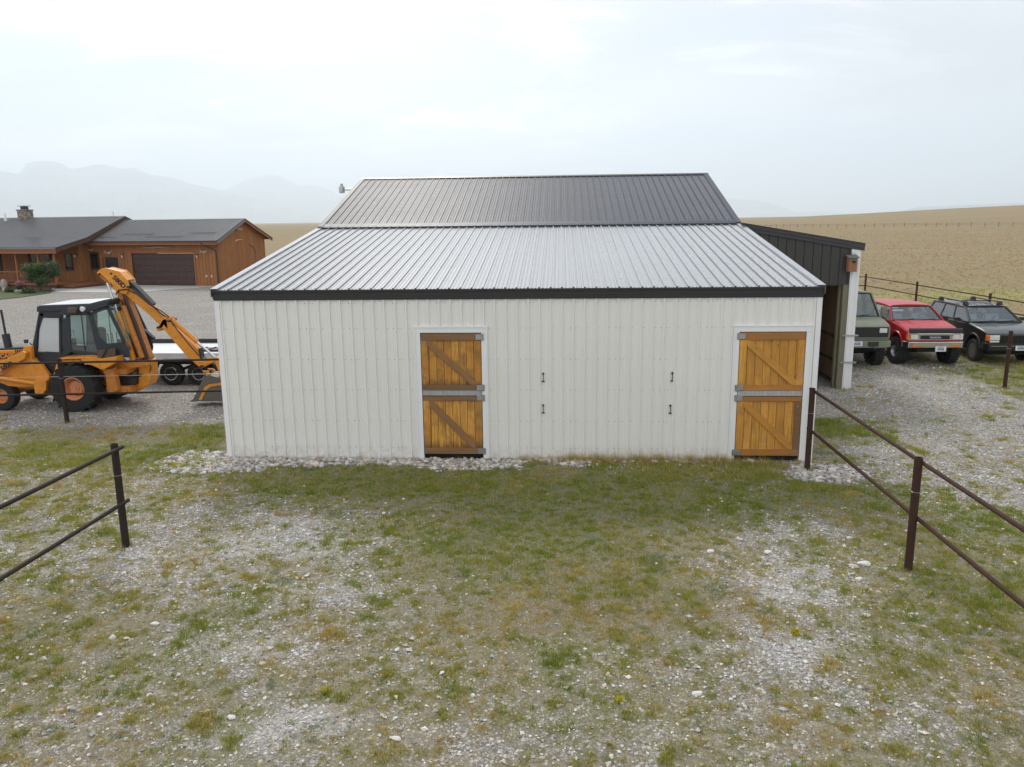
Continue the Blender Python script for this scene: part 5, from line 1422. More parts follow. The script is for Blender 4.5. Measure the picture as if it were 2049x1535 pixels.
MB().loft([[(w0[0], YN+.06-OY, w0[1]), (w0[0], YF-.06-OY, w0[1]), (w0[0]+.01, YF-.06-OY, w0[1]), (w0[0]+.01, YN+.06-OY, w0[1])], [(w1[0], YN+.06-OY, w1[1]), (w1[0], YF-.06-OY, w1[1]), (w1[0]+.01, YF-.06-OY, w1[1]), (w1[0]+.01, YN+.06-OY, w1[1])]]).build('rear_window', 'glass_cab', bk)
# door frame line, hinges
fr = MB(); dq = [bp(*q, YN) for q in ((79, 634), (121, 632), (123, 709), (72, 708), (75, 662))]
for a, b in zip(dq, dq[1:]+dq[:1]): fr.tube([(a[0], YN-.012-OY, a[1]), (b[0], YN-.012-OY, b[1])], .012, 6)
fr.build('door_frame', 'cab_black', bk)
for px, py in ((121, 642), (123, 699)): h = bp(px, py, YN); MB().tube([(h[0], YN-.03-OY, h[1]-.06), (h[0], YN-.03-OY, h[1]+.06)], .022, 8).build('door_hinge', 'cab_black', bk)
# roof: dark rim with a pale top
rq = [bp(*q, YN) for q in ((76, 624), (76, 613), (84, 611), (140, 609), (180, 609), (216, 600), (219, 603), (217, 612), (180, 624), (140, 630), (125, 630), (125, 622))]
MB().prism(rq, YN-.06-OY, YF+.06-OY, 'y').build('cab_roof_rim', 'cab_black', bk, bevel=.015)
a, b, c_, d = [bp(*q, YN) for q in ((80, 611.5), (142, 608.5), (180, 608.3), (214, 600))]
MB().add([(a[0]+.02, YN-.02-OY, a[1]+.012), (c_[0], YN-.02-OY, c_[1]+.014), (d[0]-.02, YN-.02-OY, d[1]+.010), (d[0]-.02, YF+.02-OY, d[1]+.010), (c_[0], YF+.02-OY, c_[1]+.014), (a[0]+.02, YF+.02-OY, a[1]+.012), (a[0]+.25, YN+.25-OY, a[1]+.05), (c_[0]-.1, YN+.25-OY, c_[1]+.05), (c_[0]-.1, YF-.25-OY, c_[1]+.05), (a[0]+.25, YF-.25-OY, a[1]+.05)],
         [(0, 1, 7, 6), (6, 7, 8, 9), (1, 4, 8, 7), (5, 9, 8, 4), (0, 6, 9, 5), (1, 2, 3, 4)]).build('cab_roof', 'cab_roof', bk)
l0 = bp(150, 619, YN-.06); MB().box(l0[0]-.14, l0[0]+.10, YN-.19-OY, YN-.062-OY, l0[1]-.08, l0[1]+.05).build('flasher', 'rust_plate', bk, bevel=.015)
l1 = bp(168, 618, YN-.06); MB().lathe([(0, -.10), (.055, -.10), (.07, -.08), (.06, .0), (0, .02)], 16, 'y', (l1[0], YN-.065-OY, l1[1])).build('side_lamp', 'lamp_clear', bk, smooth=40)
# interior
s0 = bp(186, 690, 4.9)
MB().prism([(s0[0]-.28, s0[1]-.32), (s0[0]+.22, s0[1]-.30), (s0[0]+.25, s0[1]+.42), (s0[0]+.12, s0[1]+.48), (s0[0], s0[1]+.40), (s0[0]-.02, s0[1]-.10), (s0[0]-.26, s0[1]-.14)], -.28, .28, 'y').build('seat', 'headrest_dark', bk, bevel=.05)
MB().box(bp(80, 700, YN)[0], bp(80, 700, YN)[0]+.35, -.45, .45, 1.45, 1.80).build('dashboard', 'cab_black', bk, bevel=.03)
pts = [(-.55+.14*math.cos(a)*.4, .20*math.sin(a), 1.95+.14*math.cos(a)) for a in np.linspace(0, 6.283, 17)]
MB().tube(pts, .013, 6).tube([(-.55, 0, 1.95), (-.75, 0, 1.7)], .02, 6).build('steering_wheel', 'trim_white', bk)
for k in range(5): MB().tube([(.62+.05*k, -.3+.12*k, 1.55), (.60+.05*k, -.3+.12*k, 1.98)], .012, 6).ico((.60+.05*k, -.3+.12*k, 1.99), .022, 1).build('control_lever', 'dark_iron', bk)
MB().box(-1.1, .9, YN+.06-OY, YF-.06-OY, 1.30, 1.42).build('cab_floor', 'cab_black', bk)
# fenders
for sy in (-1, 1):
    a_, b_ = (3.98-OY, 4.36-OY) if sy < 0 else (5.54-OY, 5.92-OY)
    MB().prism([bp(*q, 3.98) for q in ((116, 717), (174, 714), (196, 719), (234, 714), (232, 726), (205, 741), (185, 732), (160, 725), (120, 726), (112, 752), (106, 752))], a_, b_, 'y').build('fender', 'case_yellow', bk, bevel=.015)
text('fender_decal', 'construction king', 'decal', bk, frame((bp(143, 719.5, 3.97)[0], 3.972-OY, bp(143, 719.6, 3.97)[1]), (1, 0, .02), (0, 0, 1)), .075, .001, bold=.002)
# ---- rear frame, swing post, stabiliser
slab_px('rear_frame', [(200, 728), (300, 722), (300, 731), (240, 741), (228, 752), (205, 748)], 4.45, 4.52, 'case_worn')
slab_px('rear_frame', [(200, 728), (300, 722), (302, 738), (268, 762), (240, 790), (205, 788), (196, 760)], 5.38, 5.45, 'case_worn')
MB().box(.72, 1.35, -.62, .62, .45, .62).box(.75, 1.30, -.62, .62, .95, 1.10).build('rear_crossmember', 'case_worn', bk, bevel=.02)
slab_px('swing_post', [(278, 720), (299, 722), (301, 762), (296, 772), (284, 776), (270, 786), (250, 788), (276, 762)], 4.72, 5.18, 'case_yellow', bevel=.03)
for k in range(7):
    y = 4.50+.12*k
    a, b = bp(236+2*k, 742+3*k, 4.5), bp(284, 752+3*k, 4.5)
    MB().tube([(a[0], y-OY, a[1]), ((a[0]+b[0])/2, y-OY-.05, (a[1]+b[1])/2-.10+.03*k), (b[0], 4.9-OY, b[1])], .026, 7).build('hydraulic_hose', 'hose', bk, smooth=50)
MB().box(.80, 1.40, -.40, .40, .62, .94).build('valve_block', 'grease', bk, bevel=.03)
for sy in (-1, 1):
    a_, b_ = (4.16-OY, 4.36-OY) if sy < 0 else (5.54-OY, 5.74-OY)
    MB().prism([bp(*q, 4.16) for q in ((206, 738), (226, 738), (236, 782), (222, 786), (214, 785), (212, 760))], a_, b_, 'y').build('stabiliser_leg', 'case_worn', bk, bevel=.015)
    MB().prism([bp(*q, 4.16) for q in ((196, 701), (231, 697), (231, 731), (197, 733))], a_-.02, a_+.02, 'y').build('stabiliser_pad', 'rust_plate', bk, bevel=.006)
ch0, ch1, ch2 = bp(200, 731, 4.12), bp(206, 712, 4.12), bp(214, 697, 4.12)
MB().tube([(q[0], 4.11-OY, q[1]) for q in (ch0, ch1, ch2)], .02, 6).build('chain', 'grease', bk)
# ---- boom: from the swing post up to the knuckle
slab_px('boom', [(237, 576), (246, 577), (272, 640), (300, 716), (296, 724), (281, 722), (256, 660), (240, 612), (234, 590)], 4.83, 5.07, 'case_worn', ref=4.83, bevel=.015)
slab_px('boom_plate', [(244, 588), (250, 590), (274, 646), (298, 716), (293, 718), (268, 655), (250, 612)], 4.80, 4.828, 'rust_plate', bevel=.004)
for (a, b, y, r, mt) in (((235, 623), (267, 720), 4.66, .085, 'case_yellow'), ((246, 612), (284, 716), 4.70, .075, 'case_worn')):
    p_, q_ = bp(*a, y), bp(*b, y); MB().tube([(p_[0], y-OY, p_[1]), (q_[0], y-OY, q_[1])], r, 14).build('boom_cylinder', mt, bk, smooth=40)
p_, q_ = bp(214, 566, 4.66), bp(236, 626, 4.66); MB().tube([(p_[0], 4.66-OY, p_[1]), (q_[0], 4.66-OY, q_[1])], .035, 12).build('cylinder_rod', 'chrome', bk, smooth=40)
p_ = bp(244, 617, 4.72); MB().tube([(p_[0], 4.60-OY, p_[1]), (p_[0], 5.2-OY, p_[1])], .055, 12).build('pivot_pin', 'grease', bk, smooth=40)
p_, q_ = bp(240, 625, 4.72), bp(262, 700, 4.60); MB().tube([(p_[0], 4.62-OY, p_[1]), (q_[0], 4.60-OY, q_[1])], .022, 8).build('steel_line', 'chrome', bk, smooth=40)
# knuckle housing (two yellow cheeks) and dipper
for y0 in (4.74, 5.10):
    slab_px('knuckle_plate', [(193, 546), (200, 539), (210, 536), (238, 543), (254, 560), (258, 574), (252, 590), (238, 586), (231, 583), (214, 566), (203, 556)], y0, y0+.06, 'case_yellow', ref=4.74)
slab_px('knuckle_top', [(197, 542), (210, 537), (238, 544), (254, 561), (251, 563), (236, 549), (210, 541)], 4.80, 5.10, 'case_yellow', ref=4.74)
slab_px('dipper', [(240, 580), (256, 574), (300, 612), (334, 640), (338, 664), (328, 652), (324, 658), (317, 664), (312, 660), (318, 650), (300, 632), (250, 590)], 4.81, 5.09, 'case_yellow', ref=4.81, bevel=.02)
slab_px('dipper', [(316, 655), (324, 640), (338, 633), (345, 652), (396, 699), (400, 722), (418, 726), (404, 737), (396, 733), (372, 712), (328, 660)], 4.81, 5.09, 'case_yellow', ref=4.81, bevel=.02)
slab_px('dipper_guard', [(254, 560), (262, 566), (276, 580), (304, 609), (300, 614), (288, 606), (268, 586), (253, 572)], 4.84, 5.06, 'grease', ref=4.81)
slab_px('dipper_guard', [(340, 652), (348, 655), (384, 698), (398, 698), (402, 716), (408, 720), (398, 721), (392, 702), (372, 694)], 4.84, 5.06, 'grease', ref=4.81)
slab_px('cylinder_bracket', [(338, 640), (343, 638), (346, 646), (342, 652), (339, 650)], 4.84, 5.06, 'grease', ref=4.81)
p_, q_ = bp(346, 640, 4.9), bp(396, 684, 4.9); MB().tube([(p_[0], 4.86-OY, p_[1]), (q_[0], 4.86-OY, q_[1])], .065, 14).build('bucket_cylinder', 'case_yellow', bk, smooth=40)
r_ = bp(432, 715, 4.9); MB().tube([(q_[0], 4.86-OY, q_[1]), (r_[0], 4.86-OY, r_[1])], .035, 12).build('cylinder_rod', 'chrome', bk, smooth=40)
p_, q_ = bp(302, 612, 4.9), bp(338, 634, 4.9); MB().tube([(p_[0], 4.80-OY, p_[1]), (q_[0], 4.80-OY, q_[1])], .03, 10).build('steel_line', 'case_yellow', bk, smooth=40)
for k, pts in enumerate((((231, 590), (236, 581), (252, 579), (272, 588), (292, 604), (310, 618), (330, 634)), ((262, 578), (284, 592), (304, 612), (322, 622), (338, 634)))):
    MB().tube([(bp(*q, 4.7)[0], 4.72-OY-.02*k, bp(*q, 4.7)[1]) for q in pts], .018, 7).build('hydraulic_hose', 'hose', bk, smooth=60)
u_ = Vector((math.cos(R(-40)), 0, math.sin(R(-40))))
c = bp(238, 564.5, 4.73); text('boom_number', '580D', 'decal', bk, frame((c[0], 4.737-OY, c[1]), (.70, 0, -.714), (.714, 0, .70)), .175, .0015, bold=.007, sx=1.05)
c = bp(222, 547.5, 4.73); MB().lathe([(0, 0), (.03, 0), (.03, .004), (0, .004)], 12, 'y', (c[0], 4.733-OY, c[1])).build('boom_mark', 'decal', bk)
c = bp(213, 561, 4.73); text('boom_decal', 'construction king', 'decal', bk, frame((c[0], 4.737-OY, c[1]), (.70, 0, -.714), (.714, 0, .70)), .062, .0015, bold=.002)
c = bp(199, 549, 4.73); MB().lathe([(0, 0), (.035, 0), (.035, .004), (0, .004)], 12, 'y', (c[0], 4.733-OY, c[1])).build('boom_mark', 'decal', bk)
for k, pts in enumerate((((243, 600), (250, 618), (258, 645), (270, 690), (284, 722), (286, 745)), ((248, 596), (262, 640), (282, 700), (292, 735)), ((342, 640), (356, 660), (380, 690), (400, 712)), ((300, 722), (304, 735), (298, 752), (286, 760)))):
    MB().tube([(bp(*q, 4.78)[0], 4.77-OY-.012*k, bp(*q, 4.78)[1]) for q in pts], .014, 6).build('hydraulic_hose', 'hose', bk, smooth=60)
for px, py in ((258, 574), (238, 584), (338, 642), (404, 733), (411, 747), (292, 718), (318, 655)):
    q = bp(px, py, 4.78); MB().tube([(q[0], 4.70-OY, q[1]), (q[0], 5.18-OY, q[1])], .032, 10).build('pivot_pin', 'grease', bk, smooth=40)
# bucket and links
slab_px('bucket_link', [(398, 726), (418, 716), (432, 714), (428, 724), (414, 732), (402, 736)], 4.83, 4.90, 'case_yellow', ref=4.81)
slab_px('bucket_link', [(428, 716), (438, 716), (445, 748), (440, 764), (436, 742), (430, 728)], 4.83, 5.05, 'case_yellow', ref=4.81)
slab_px('bucket_ear', [(404, 742), (415, 742), (422, 752), (436, 758), (450, 770), (430, 768), (412, 754)], 4.76, 4.82, 'case_yellow', ref=4.76)
slab_px('bucket_ear', [(404, 742), (415, 742), (422, 752), (436, 758), (450, 770), (430, 768), (412, 754)], 5.08, 5.14, 'case_yellow', ref=4.76)
bkt = slab_px('bucket', [(383, 803), (388, 795), (405, 760), (416, 750), (440, 757), (462, 772), (466, 803)], 4.66, 5.24, 'bucket_grey', ref=4.66, bevel=.01)
slab_px('bucket_wear_stripe', [(398, 800), (410, 774), (418, 769), (466, 762), (466, 767), (421, 774), (414, 779), (404, 800)], 4.64, 4.657, 'case_yellow', bkt, ref=4.66, bevel=0)
slab_px('bucket_tooth', [(378, 804), (386, 799), (394, 802), (394, 804)], 4.68, 4.78, 'rust_plate', bkt, ref=4.66, bevel=0)
slab_px('far_step', [(287, 659), (306, 676), (306, 681), (290, 676)], 5.35, 5.5, 'grease', ref=5.35)

# ---- trailer behind it
tr = thing('trailer', 'white flatbed tandem-axle trailer parked behind the backhoe', 'trailer', (-10.6, 7.9, 0), 0)
plain('trailer_white', (.66, .67, .68), .45, dirt=.2, dirtcol=(.4, .39, .37), scale=2)
MB().box(-3.4, 4.2, -.12, 2.1, .80, .96).build('deck', 'trailer_white', tr, bevel=.01)
MB().box(-3.4, 4.2, -.18, -.125, .70, .80).build('side_rail', 'trailer_white', tr)
MB().box(-3.4, 4.2, 1.95, 2.05, .97, 1.10).build('far_rail', 'black_trim', tr)
MB().box(-3.4, 4.2, .2, .35, .55, .80).box(-3.4, 4.2, 1.6, 1.75, .55, .80).build('frame', 'black_trim', tr)
fm = MB()
for k in range(13):
    pass
MB().prism([(-1.05, .42), (-.95, .68), (-.72, .80), (.82, .80), (1.02, .68), (1.12, .42), (1.05, .42), (.95, .64), (.78, .74), (-.70, .74), (-.88, .64), (-.98, .42)], -.52, -.185, 'y').build('mudguard', 'black_trim', tr, bevel=.01)
wm = wheel_mesh(.37, .22, .215); wm.materials.append(M['rubber'])
rm = MB().lathe([(.215, .11*-1), (.20, -.12), (.185, -.05), (.175, -.02)], 24, 'x').mesh('rim', 40); rm.materials.append(M['chrome'])
for x in (-.42, .46):
    for y in (-.35, 1.95):
        o = share('wheel', wm, tr, (x, y, .37), (0, 0, R(90)))
        sd_ = MB().lathe([(.205, -.108), (.205, -.122), (.175, -.122), (.165, -.06)], 28, 'x').build('rim', 'chrome', o, smooth=40)
        MB().lathe([(.165, -.06), (.10, -.05), (.06, -.09), (0, -.09)], 20, 'x').build('hub', 'black_trim', o, smooth=40)
        for ch_ in o.children: ch_.scale = (1 if y < 0 else -1, 1, 1); ch_.rotation_euler = (0, 0, R(0))
MB().tube([(-.42, -.35, .37), (-.42, 1.95, .37)], .05, 8).build('axle', 'black_trim', tr); MB().tube([(.46, -.35, .37), (.46, 1.95, .37)], .05, 8).build('axle', 'black_trim', tr)
MB().prism([(-1.2, .45), (-2.0, .55), (-2.0, .62), (-1.2, .60)], -.2, -.1, 'y').tube([(-1.3, -.25, .30), (-1.05, -.3, .52), (-.95, -.25, .6)], .03, 6).build('winch', 'galv', tr)
# ramp lying on the deck
rp = thing('ramp', 'black steel loading ramp lying on the white trailer deck', 'ramp', (-10.0, 8.3, .965))
MB().box(-.7, 3.2, -.25, .3, .0, .05).build('ramp_plate', 'black_trim', rp)
for k in range(12): MB().box(-.65+k*.3, -.61+k*.3, -.24, .29, .051, .075).build('ramp_cleat', 'dark_iron', rp)
# dark covered load
ld = thing('tarp_bundle', 'low rounded black cover with a white rim on the far side of the trailer', 'cover', (-9.05, 9.2, .97))
MB().prism([(-.75, 0), (-.62, .14), (-.35, .28), (.1, .35), (1.6, .36), (1.6, 0)], -.5, .5, 'y').build('cover', 'cab_black', ld, bevel=.05, smooth=50)
MB().tube([(-.66, -.52, .16), (-.36, -.53, .31), (.1, -.53, .385), (1.6, -.53, .40)], .018, 6).build('rim', 'trailer_white', ld)
# ================================================================ ground cover
def in_view(x, y, m=60):
    d = np.stack([x-CAM[0], y-CAM[1], -CAM[2]+0*x], -1)
    z = d@CF; u = 1024.5+FPX*(d@CR)/z; v = 767.5-FPX*(d@CU)/z
    return (z > 0) & (u > -m) & (u < 2049+m) & (v < 1535+m)
def blocked(x, y):
    b = (np.abs(x) < HX+.03) & (y > -.03) & (y < YB)
    b |= (x > HX) & (x < 9.4) & (y > CY) & (y < YB)
    return b
t = NT('grass_blade'); at = t.attr('blade')
d_ = t.b; t.set(Base_Color=at.outputs['Color'], Roughness=.65); t.put(d_.inputs['Specular IOR Level'], .25)
tl = t.N('ShaderNodeBsdfTranslucent'); t.L(at.outputs['Color'], tl.inputs[0]); mx = t.N('ShaderNodeMixShader'); mx.inputs[0].default_value = .30
t.L(d_.outputs[0], mx.inputs[1]); t.L(tl.outputs[0], mx.inputs[2]); t.L(mx.outputs[0], t.out.inputs[0]); M['grass_blade'] = t.m
PAL = np.array([(.200, .270, .028), (.290, .315, .044), (.365, .330, .072), (.53, .42, .15), (.47, .31, .11), (.27, .33, .23), (.62, .52, .02)])
GR = np.random.default_rng(5)
def tufts(x, y, h, cls, nb, spread, width, lean=.55):
    """returns blade vertices and colours for tufts at x, y"""
    n = len(x); k = nb
    r = GR.random
    a = r((n, k))*2*np.pi; rad = spread[:, None]*np.sqrt(r((n, k)))
    bx = x[:, None]+np.cos(a)*rad; by = y[:, None]+np.sin(a)*rad
    bz = ground_z(bx, by)-.005
    hh = h[:, None]*(.55+.6*r((n, k)))
    th = np.clip(GR.normal(.0, lean, (n, k)), -1.25, 1.25); ph = a+GR.normal(0, .6, (n, k))
    tx = bx+np.cos(ph)*np.abs(np.sin(th))*hh; ty = by+np.sin(ph)*np.abs(np.sin(th))*hh; tz = bz+np.cos(th)*hh
    f = r((n, k))*np.pi
    w = width[:, None]*(.7+.6*r((n, k)))
    ox, oy = np.cos(f)*w, np.sin(f)*w
    v = np.stack([np.stack([bx-ox, by-oy, bz], -1), np.stack([bx+ox, by+oy, bz], -1), np.stack([tx, ty, tz], -1)], 2).reshape(-1, 3)
    c = PAL[cls][:, None, :]*(.72+.56*r((n, k, 1)))*(1+GR.normal(0, .06, (n, k, 3)))
    # a few dead blades in every tuft
    dead = r((n, k)) < .18
    c = np.where(dead[..., None], PAL[3]*(.7+.5*r((n, k, 1))), c)
    c = np.repeat(c.reshape(-1, 1, 3), 3, 1).reshape(-1, 3)
    return v, np.clip(c, 0, 1)
def blades_object(name, parts, label, cat):
    v = np.concatenate([p[0] for p in parts]); c = np.concatenate([p[1] for p in parts])
    me = bpy.data.meshes.new(name); fast_mesh(me, v, np.arange(len(v)).reshape(-1, 3))
    ca = me.color_attributes.new('blade', 'FLOAT_COLOR', 'POINT')
    ca.data.foreach_set('color', np.concatenate([c, np.ones((len(c), 1))], 1).astype(np.float32).ravel())
    me.materials.append(M['grass_blade'])
    return tag(link(name, me), label, cat, kind='stuff')
def classes(lush, x, y):
    n = fbm(x*2.3, y*2.3, 77, 3); q = GR.random(len(x)); z = lush+1.3*(n-.5)+.35*(q-.5)
    c = np.full(len(x), 2)
    c[z > .48] = 1; c[z > .78] = 0; c[z < .16] = 3; c[z < .02] = 4
    sage = (fbm(x*1.9+40, y*1.9, 88, 3) > .60) & (q < .55) & (z < .7); c[sage] = 5
    return c
parts = []
def zone(x0, x1, y0, y1, dens, hs=1.0, nb=9, wid=.0032, thr=0.0):
    n = int((x1-x0)*(y1-y0)*dens)
    x = GR.uniform(x0, x1, n); y = GR.uniform(y0, y1, n)
    k = in_view(x, y) & ~blocked(x, y); x, y = x[k], y[k]
    g, l, w, f = cover(x, y)
    bed = bed_amount(x, y)
    acc = GR.random(len(x)) < (np.clip(g*1.05+.05, 0, 1)*(1-.93*bed))*(1-f if thr == 0 else 1)
    x, y, l, g = x[acc], y[acc], l[acc], g[acc]
    c = classes(l, x, y)
    big = fbm(x*3.1, y*3.1, 99, 2)
    h = hs*(.024+.034*l+.045*np.clip(big-.45, 0, 1)*2)*GR.uniform(.7, 1.35, len(x))
    h = np.where(c == 5, h*.7, h)
    sp = GR.uniform(.020, .055, len(x))*hs**.5
    parts.append(tufts(x, y, h, c, nb, sp, np.where(c == 5, wid*1.5, wid)*GR.uniform(.8, 1.4, len(x))))
# the stone bed along the wall: how much of it at a place
def bed_amount(x, y):
    wob = (fbm(x*1.6, y*1.6, 13, 3)-.5)
    out = np.clip((-y-.02), 0, 9)
    wide = np.where(x < -5.0, 1.05, np.where(x < -1.9, .50, np.where(x < .2, .75, .34)))
    b = sstep(wide+.15, wide-.15, out+.55*wob)*(y < .02)*(x > -7.6)*(x < 1.6)*sstep(-7.6, -6.8, x)
    b = np.maximum(b, sstep(1.0, .75, np.hypot((x+6.6)/.8, (y-.0)/1.25)+.4*wob))
    b = np.maximum(b, sstep(1.0, .70, np.hypot((x-6.15)/1.0, (y+.78)/.72)+.4*wob))
    b = np.maximum(b, .75*sstep(1.6, 2.4, x)*sstep(.22, .10, out)*(y < .02)*(x < 5.2))
    return np.clip(b, 0, 1)
zone(-11, 12, -11.8, 0.0, 150)
def clumps(x0, x1, y0, y1, dens, hs=1.0, rmed=.065):
    n = int((x1-x0)*(y1-y0)*dens)
    x = GR.uniform(x0, x1, n); y = GR.uniform(y0, y1, n)
    k = in_view(x, y) & ~blocked(x, y); x, y = x[k], y[k]
    g, l, w, f = cover(x, y)
    acc = GR.random(len(x)) < np.clip(.16+1.0*g, 0, 1)*(1-.97*bed_amount(x, y))*(1-f); x, y, l, g = x[acc], y[acc], l[acc], g[acc]
    z = l*1.1+.9*(fbm(x*1.1, y*1.1, 177, 3)-.5)+GR.normal(0, .26, len(x))
    c = np.full(len(x), 2); c[z > .52] = 1; c[z > .80] = 0; c[z < .16] = 3; c[z < -.08] = 4; c[(GR.random(len(x)) < .13) & (z < .8)] = 5
    r = np.clip(np.exp(GR.normal(math.log(rmed), .45, len(x))), .025, .20)*(.75+.5*g)
    m = np.clip((r/.065)**1.7*12, 3, 60).astype(int)
    i = np.repeat(np.arange(len(x)), m)
    tx = x[i]+GR.normal(0, .5, len(i))*r[i]; ty = y[i]+GR.normal(0, .5, len(i))*r[i]
    h0 = np.array([.054, .050, .044, .048, .038, .032, .06])[c]*(.7+.6*GR.random(len(x)))*hs*(r/.065)**.35
    h = h0[i]*GR.uniform(.7, 1.25, len(i))
    k = ~blocked(tx, ty)
    parts.append(tufts(tx[k], ty[k], h[k], c[i][k], 7, np.full(k.sum(), .018), np.full(k.sum(), .0032)*np.where(c[i][k] == 5, 1.4, 1), .6))
clumps(-11, 12, -11.8, 0.0, 54, 1.0, .042)
clumps(6, 21, 0, 13, 7, 1.1, .08); clumps(-17, -6, 0, 4.2, 9, 1.1, .075)
zone(-17, -6, 0.0, 4.2, 130)
zone(6, 21, 0.0, 13.0, 95, 1.15)
zone(-12, -6.1, 4.2, 8, 20)
zone(10, 24, 13, 19, 60, 1.3)
# lush fringe below the wall and dry weeds against it
def fringe(px0, px1, py0, py1, n, h0, h1, cl, nb=9, wid=.0036, lean=.45):
    P_ = np.array([gz(a, b) for a, b in zip(GR.uniform(px0, px1, n), GR.uniform(py0, py1, n))])
    x, y = P_[:, 0], P_[:, 1]; k = ~blocked(x, y) & (fbm(x*1.7, y*2.4, 123, 3) > .40); x, y = x[k], y[k]
    parts.append(tufts(x, y, GR.uniform(h0, h1, len(x)), np.array(cl)[GR.integers(0, len(cl), len(x))], nb, GR.uniform(.03, .07, len(x)), np.full(len(x), wid), lean))
fringe(490, 980, 944, 985, 700, .04, .09, [0, 1, 1, 2, 2, 3]); fringe(970, 1500, 950, 1000, 600, .04, .08, [0, 1, 2, 2])
fringe(1250, 1570, 920, 962, 800, .06, .16, [0, 0, 1, 2, 2, 3]); fringe(1580, 1760, 962, 990, 320, .06, .14, [0, 0, 1])
fringe(1640, 1790, 840, 892, 500, .06, .15, [0, 0, 1]); fringe(340, 450, 850, 935, 500, .07, .16, [0, 0, 1]); fringe(30, 210, 885, 935, 500, .07, .16, [0, 1, 1, 2]); fringe(250, 400, 905, 945, 420, .06, .14, [0, 1, 1])
n = 900
x = GR.uniform(.1, 5.2, n); y = -np.abs(GR.normal(.05, .16, n))-.03
parts.append(tufts(x, y, GR.uniform(.06, .26, n)*np.where((x > 1) & (x < 4.4), 1.15, .8), np.array([4, 4, 3, 2])[GR.integers(0, 4, n)], 7, GR.uniform(.02, .05, n), np.full(n, .0022), .35))
n = 240
x = GR.uniform(-6, .0, n); y = -np.abs(GR.normal(.1, .35, n))-.05
parts.append(tufts(x, y, GR.uniform(.04, .12, n), np.array([4, 3, 1])[GR.integers(0, 3, n)], 6, GR.uniform(.02, .05, n), np.full(n, .0025), .5))
# weeds left standing round the fence posts
for qx, qy in ((5.85, -.60), (5.88, -5.15), (-5.77, -4.70), (float(m_[0]), float(m_[1])), (13.74, 7.14), (9.25, 6.95)):
    n = 26; a = GR.random(n)*6.28; rr_ = GR.uniform(.05, .20, n); x = qx+np.cos(a)*rr_; y = qy+np.sin(a)*rr_
    parts.append(tufts(x, y, GR.uniform(.05, .15, n), np.array([0, 1, 2, 3])[GR.integers(0, 4, n)], 7, GR.uniform(.02, .04, n), np.full(n, .003), .45))
# yellow-flowered clumps
for px, py, r_ in ((356, 934, .12), (345, 930, .07), (1591, 1269, .05), (1240, 1405, .03), (655, 1385, .05), (255, 905, .05)):
    c = gz(px, py); n = int(60*r_/.1)
    x = c[0]+GR.normal(0, r_*.5, n); y = c[1]+GR.normal(0, r_*.4, n)
    parts.append(tufts(x, y, GR.uniform(.06, .11, n), np.array([6, 6, 0])[GR.integers(0, 3, n)], 6, np.full(n, .02), np.full(n, .006), .5))
blades_object('grass', parts, 'patchy green and dry grass growing through the yard gravel', 'grass')
# bunch grass of the open range
parts = []
n = 90000
th = GR.uniform(-.05, .66, n); rr = 22+GR.random(n)**2.2*430
x = CAM[0]+np.sin(th)*rr; y = CAM[1]+np.cos(th)*rr
k = in_view(x, y) & ~blocked(x, y); x, y = x[k], y[k]
g, l, w, f = cover(x, y); k = (f > .5) & (GR.random(len(x)) < .45+.9*(fbm(x*.35, y*.35, 44, 3)-.3)); x, y, l = x[k], y[k], l[k]
q = GR.random(len(x))
c = np.where(q < .58, 3, np.where(q < .72, 2, np.where(q < .84, 5, 4))); c = np.where((l > .45) & (q < .6), 2, c)
parts.append(tufts(x, y, GR.uniform(.04, .12, len(x)), c, 8, GR.uniform(.05, .16, len(x)), .006+.00012*np.hypot(x-CAM[0], y-CAM[1])*GR.uniform(.6, 1.2, len(x)), .6))
parts[0] = (parts[0][0], parts[0][1]*np.array([.66, .60, .58]))
blades_object('range_grass', parts, 'tan bunch grass and grey sage on the open range', 'grass')

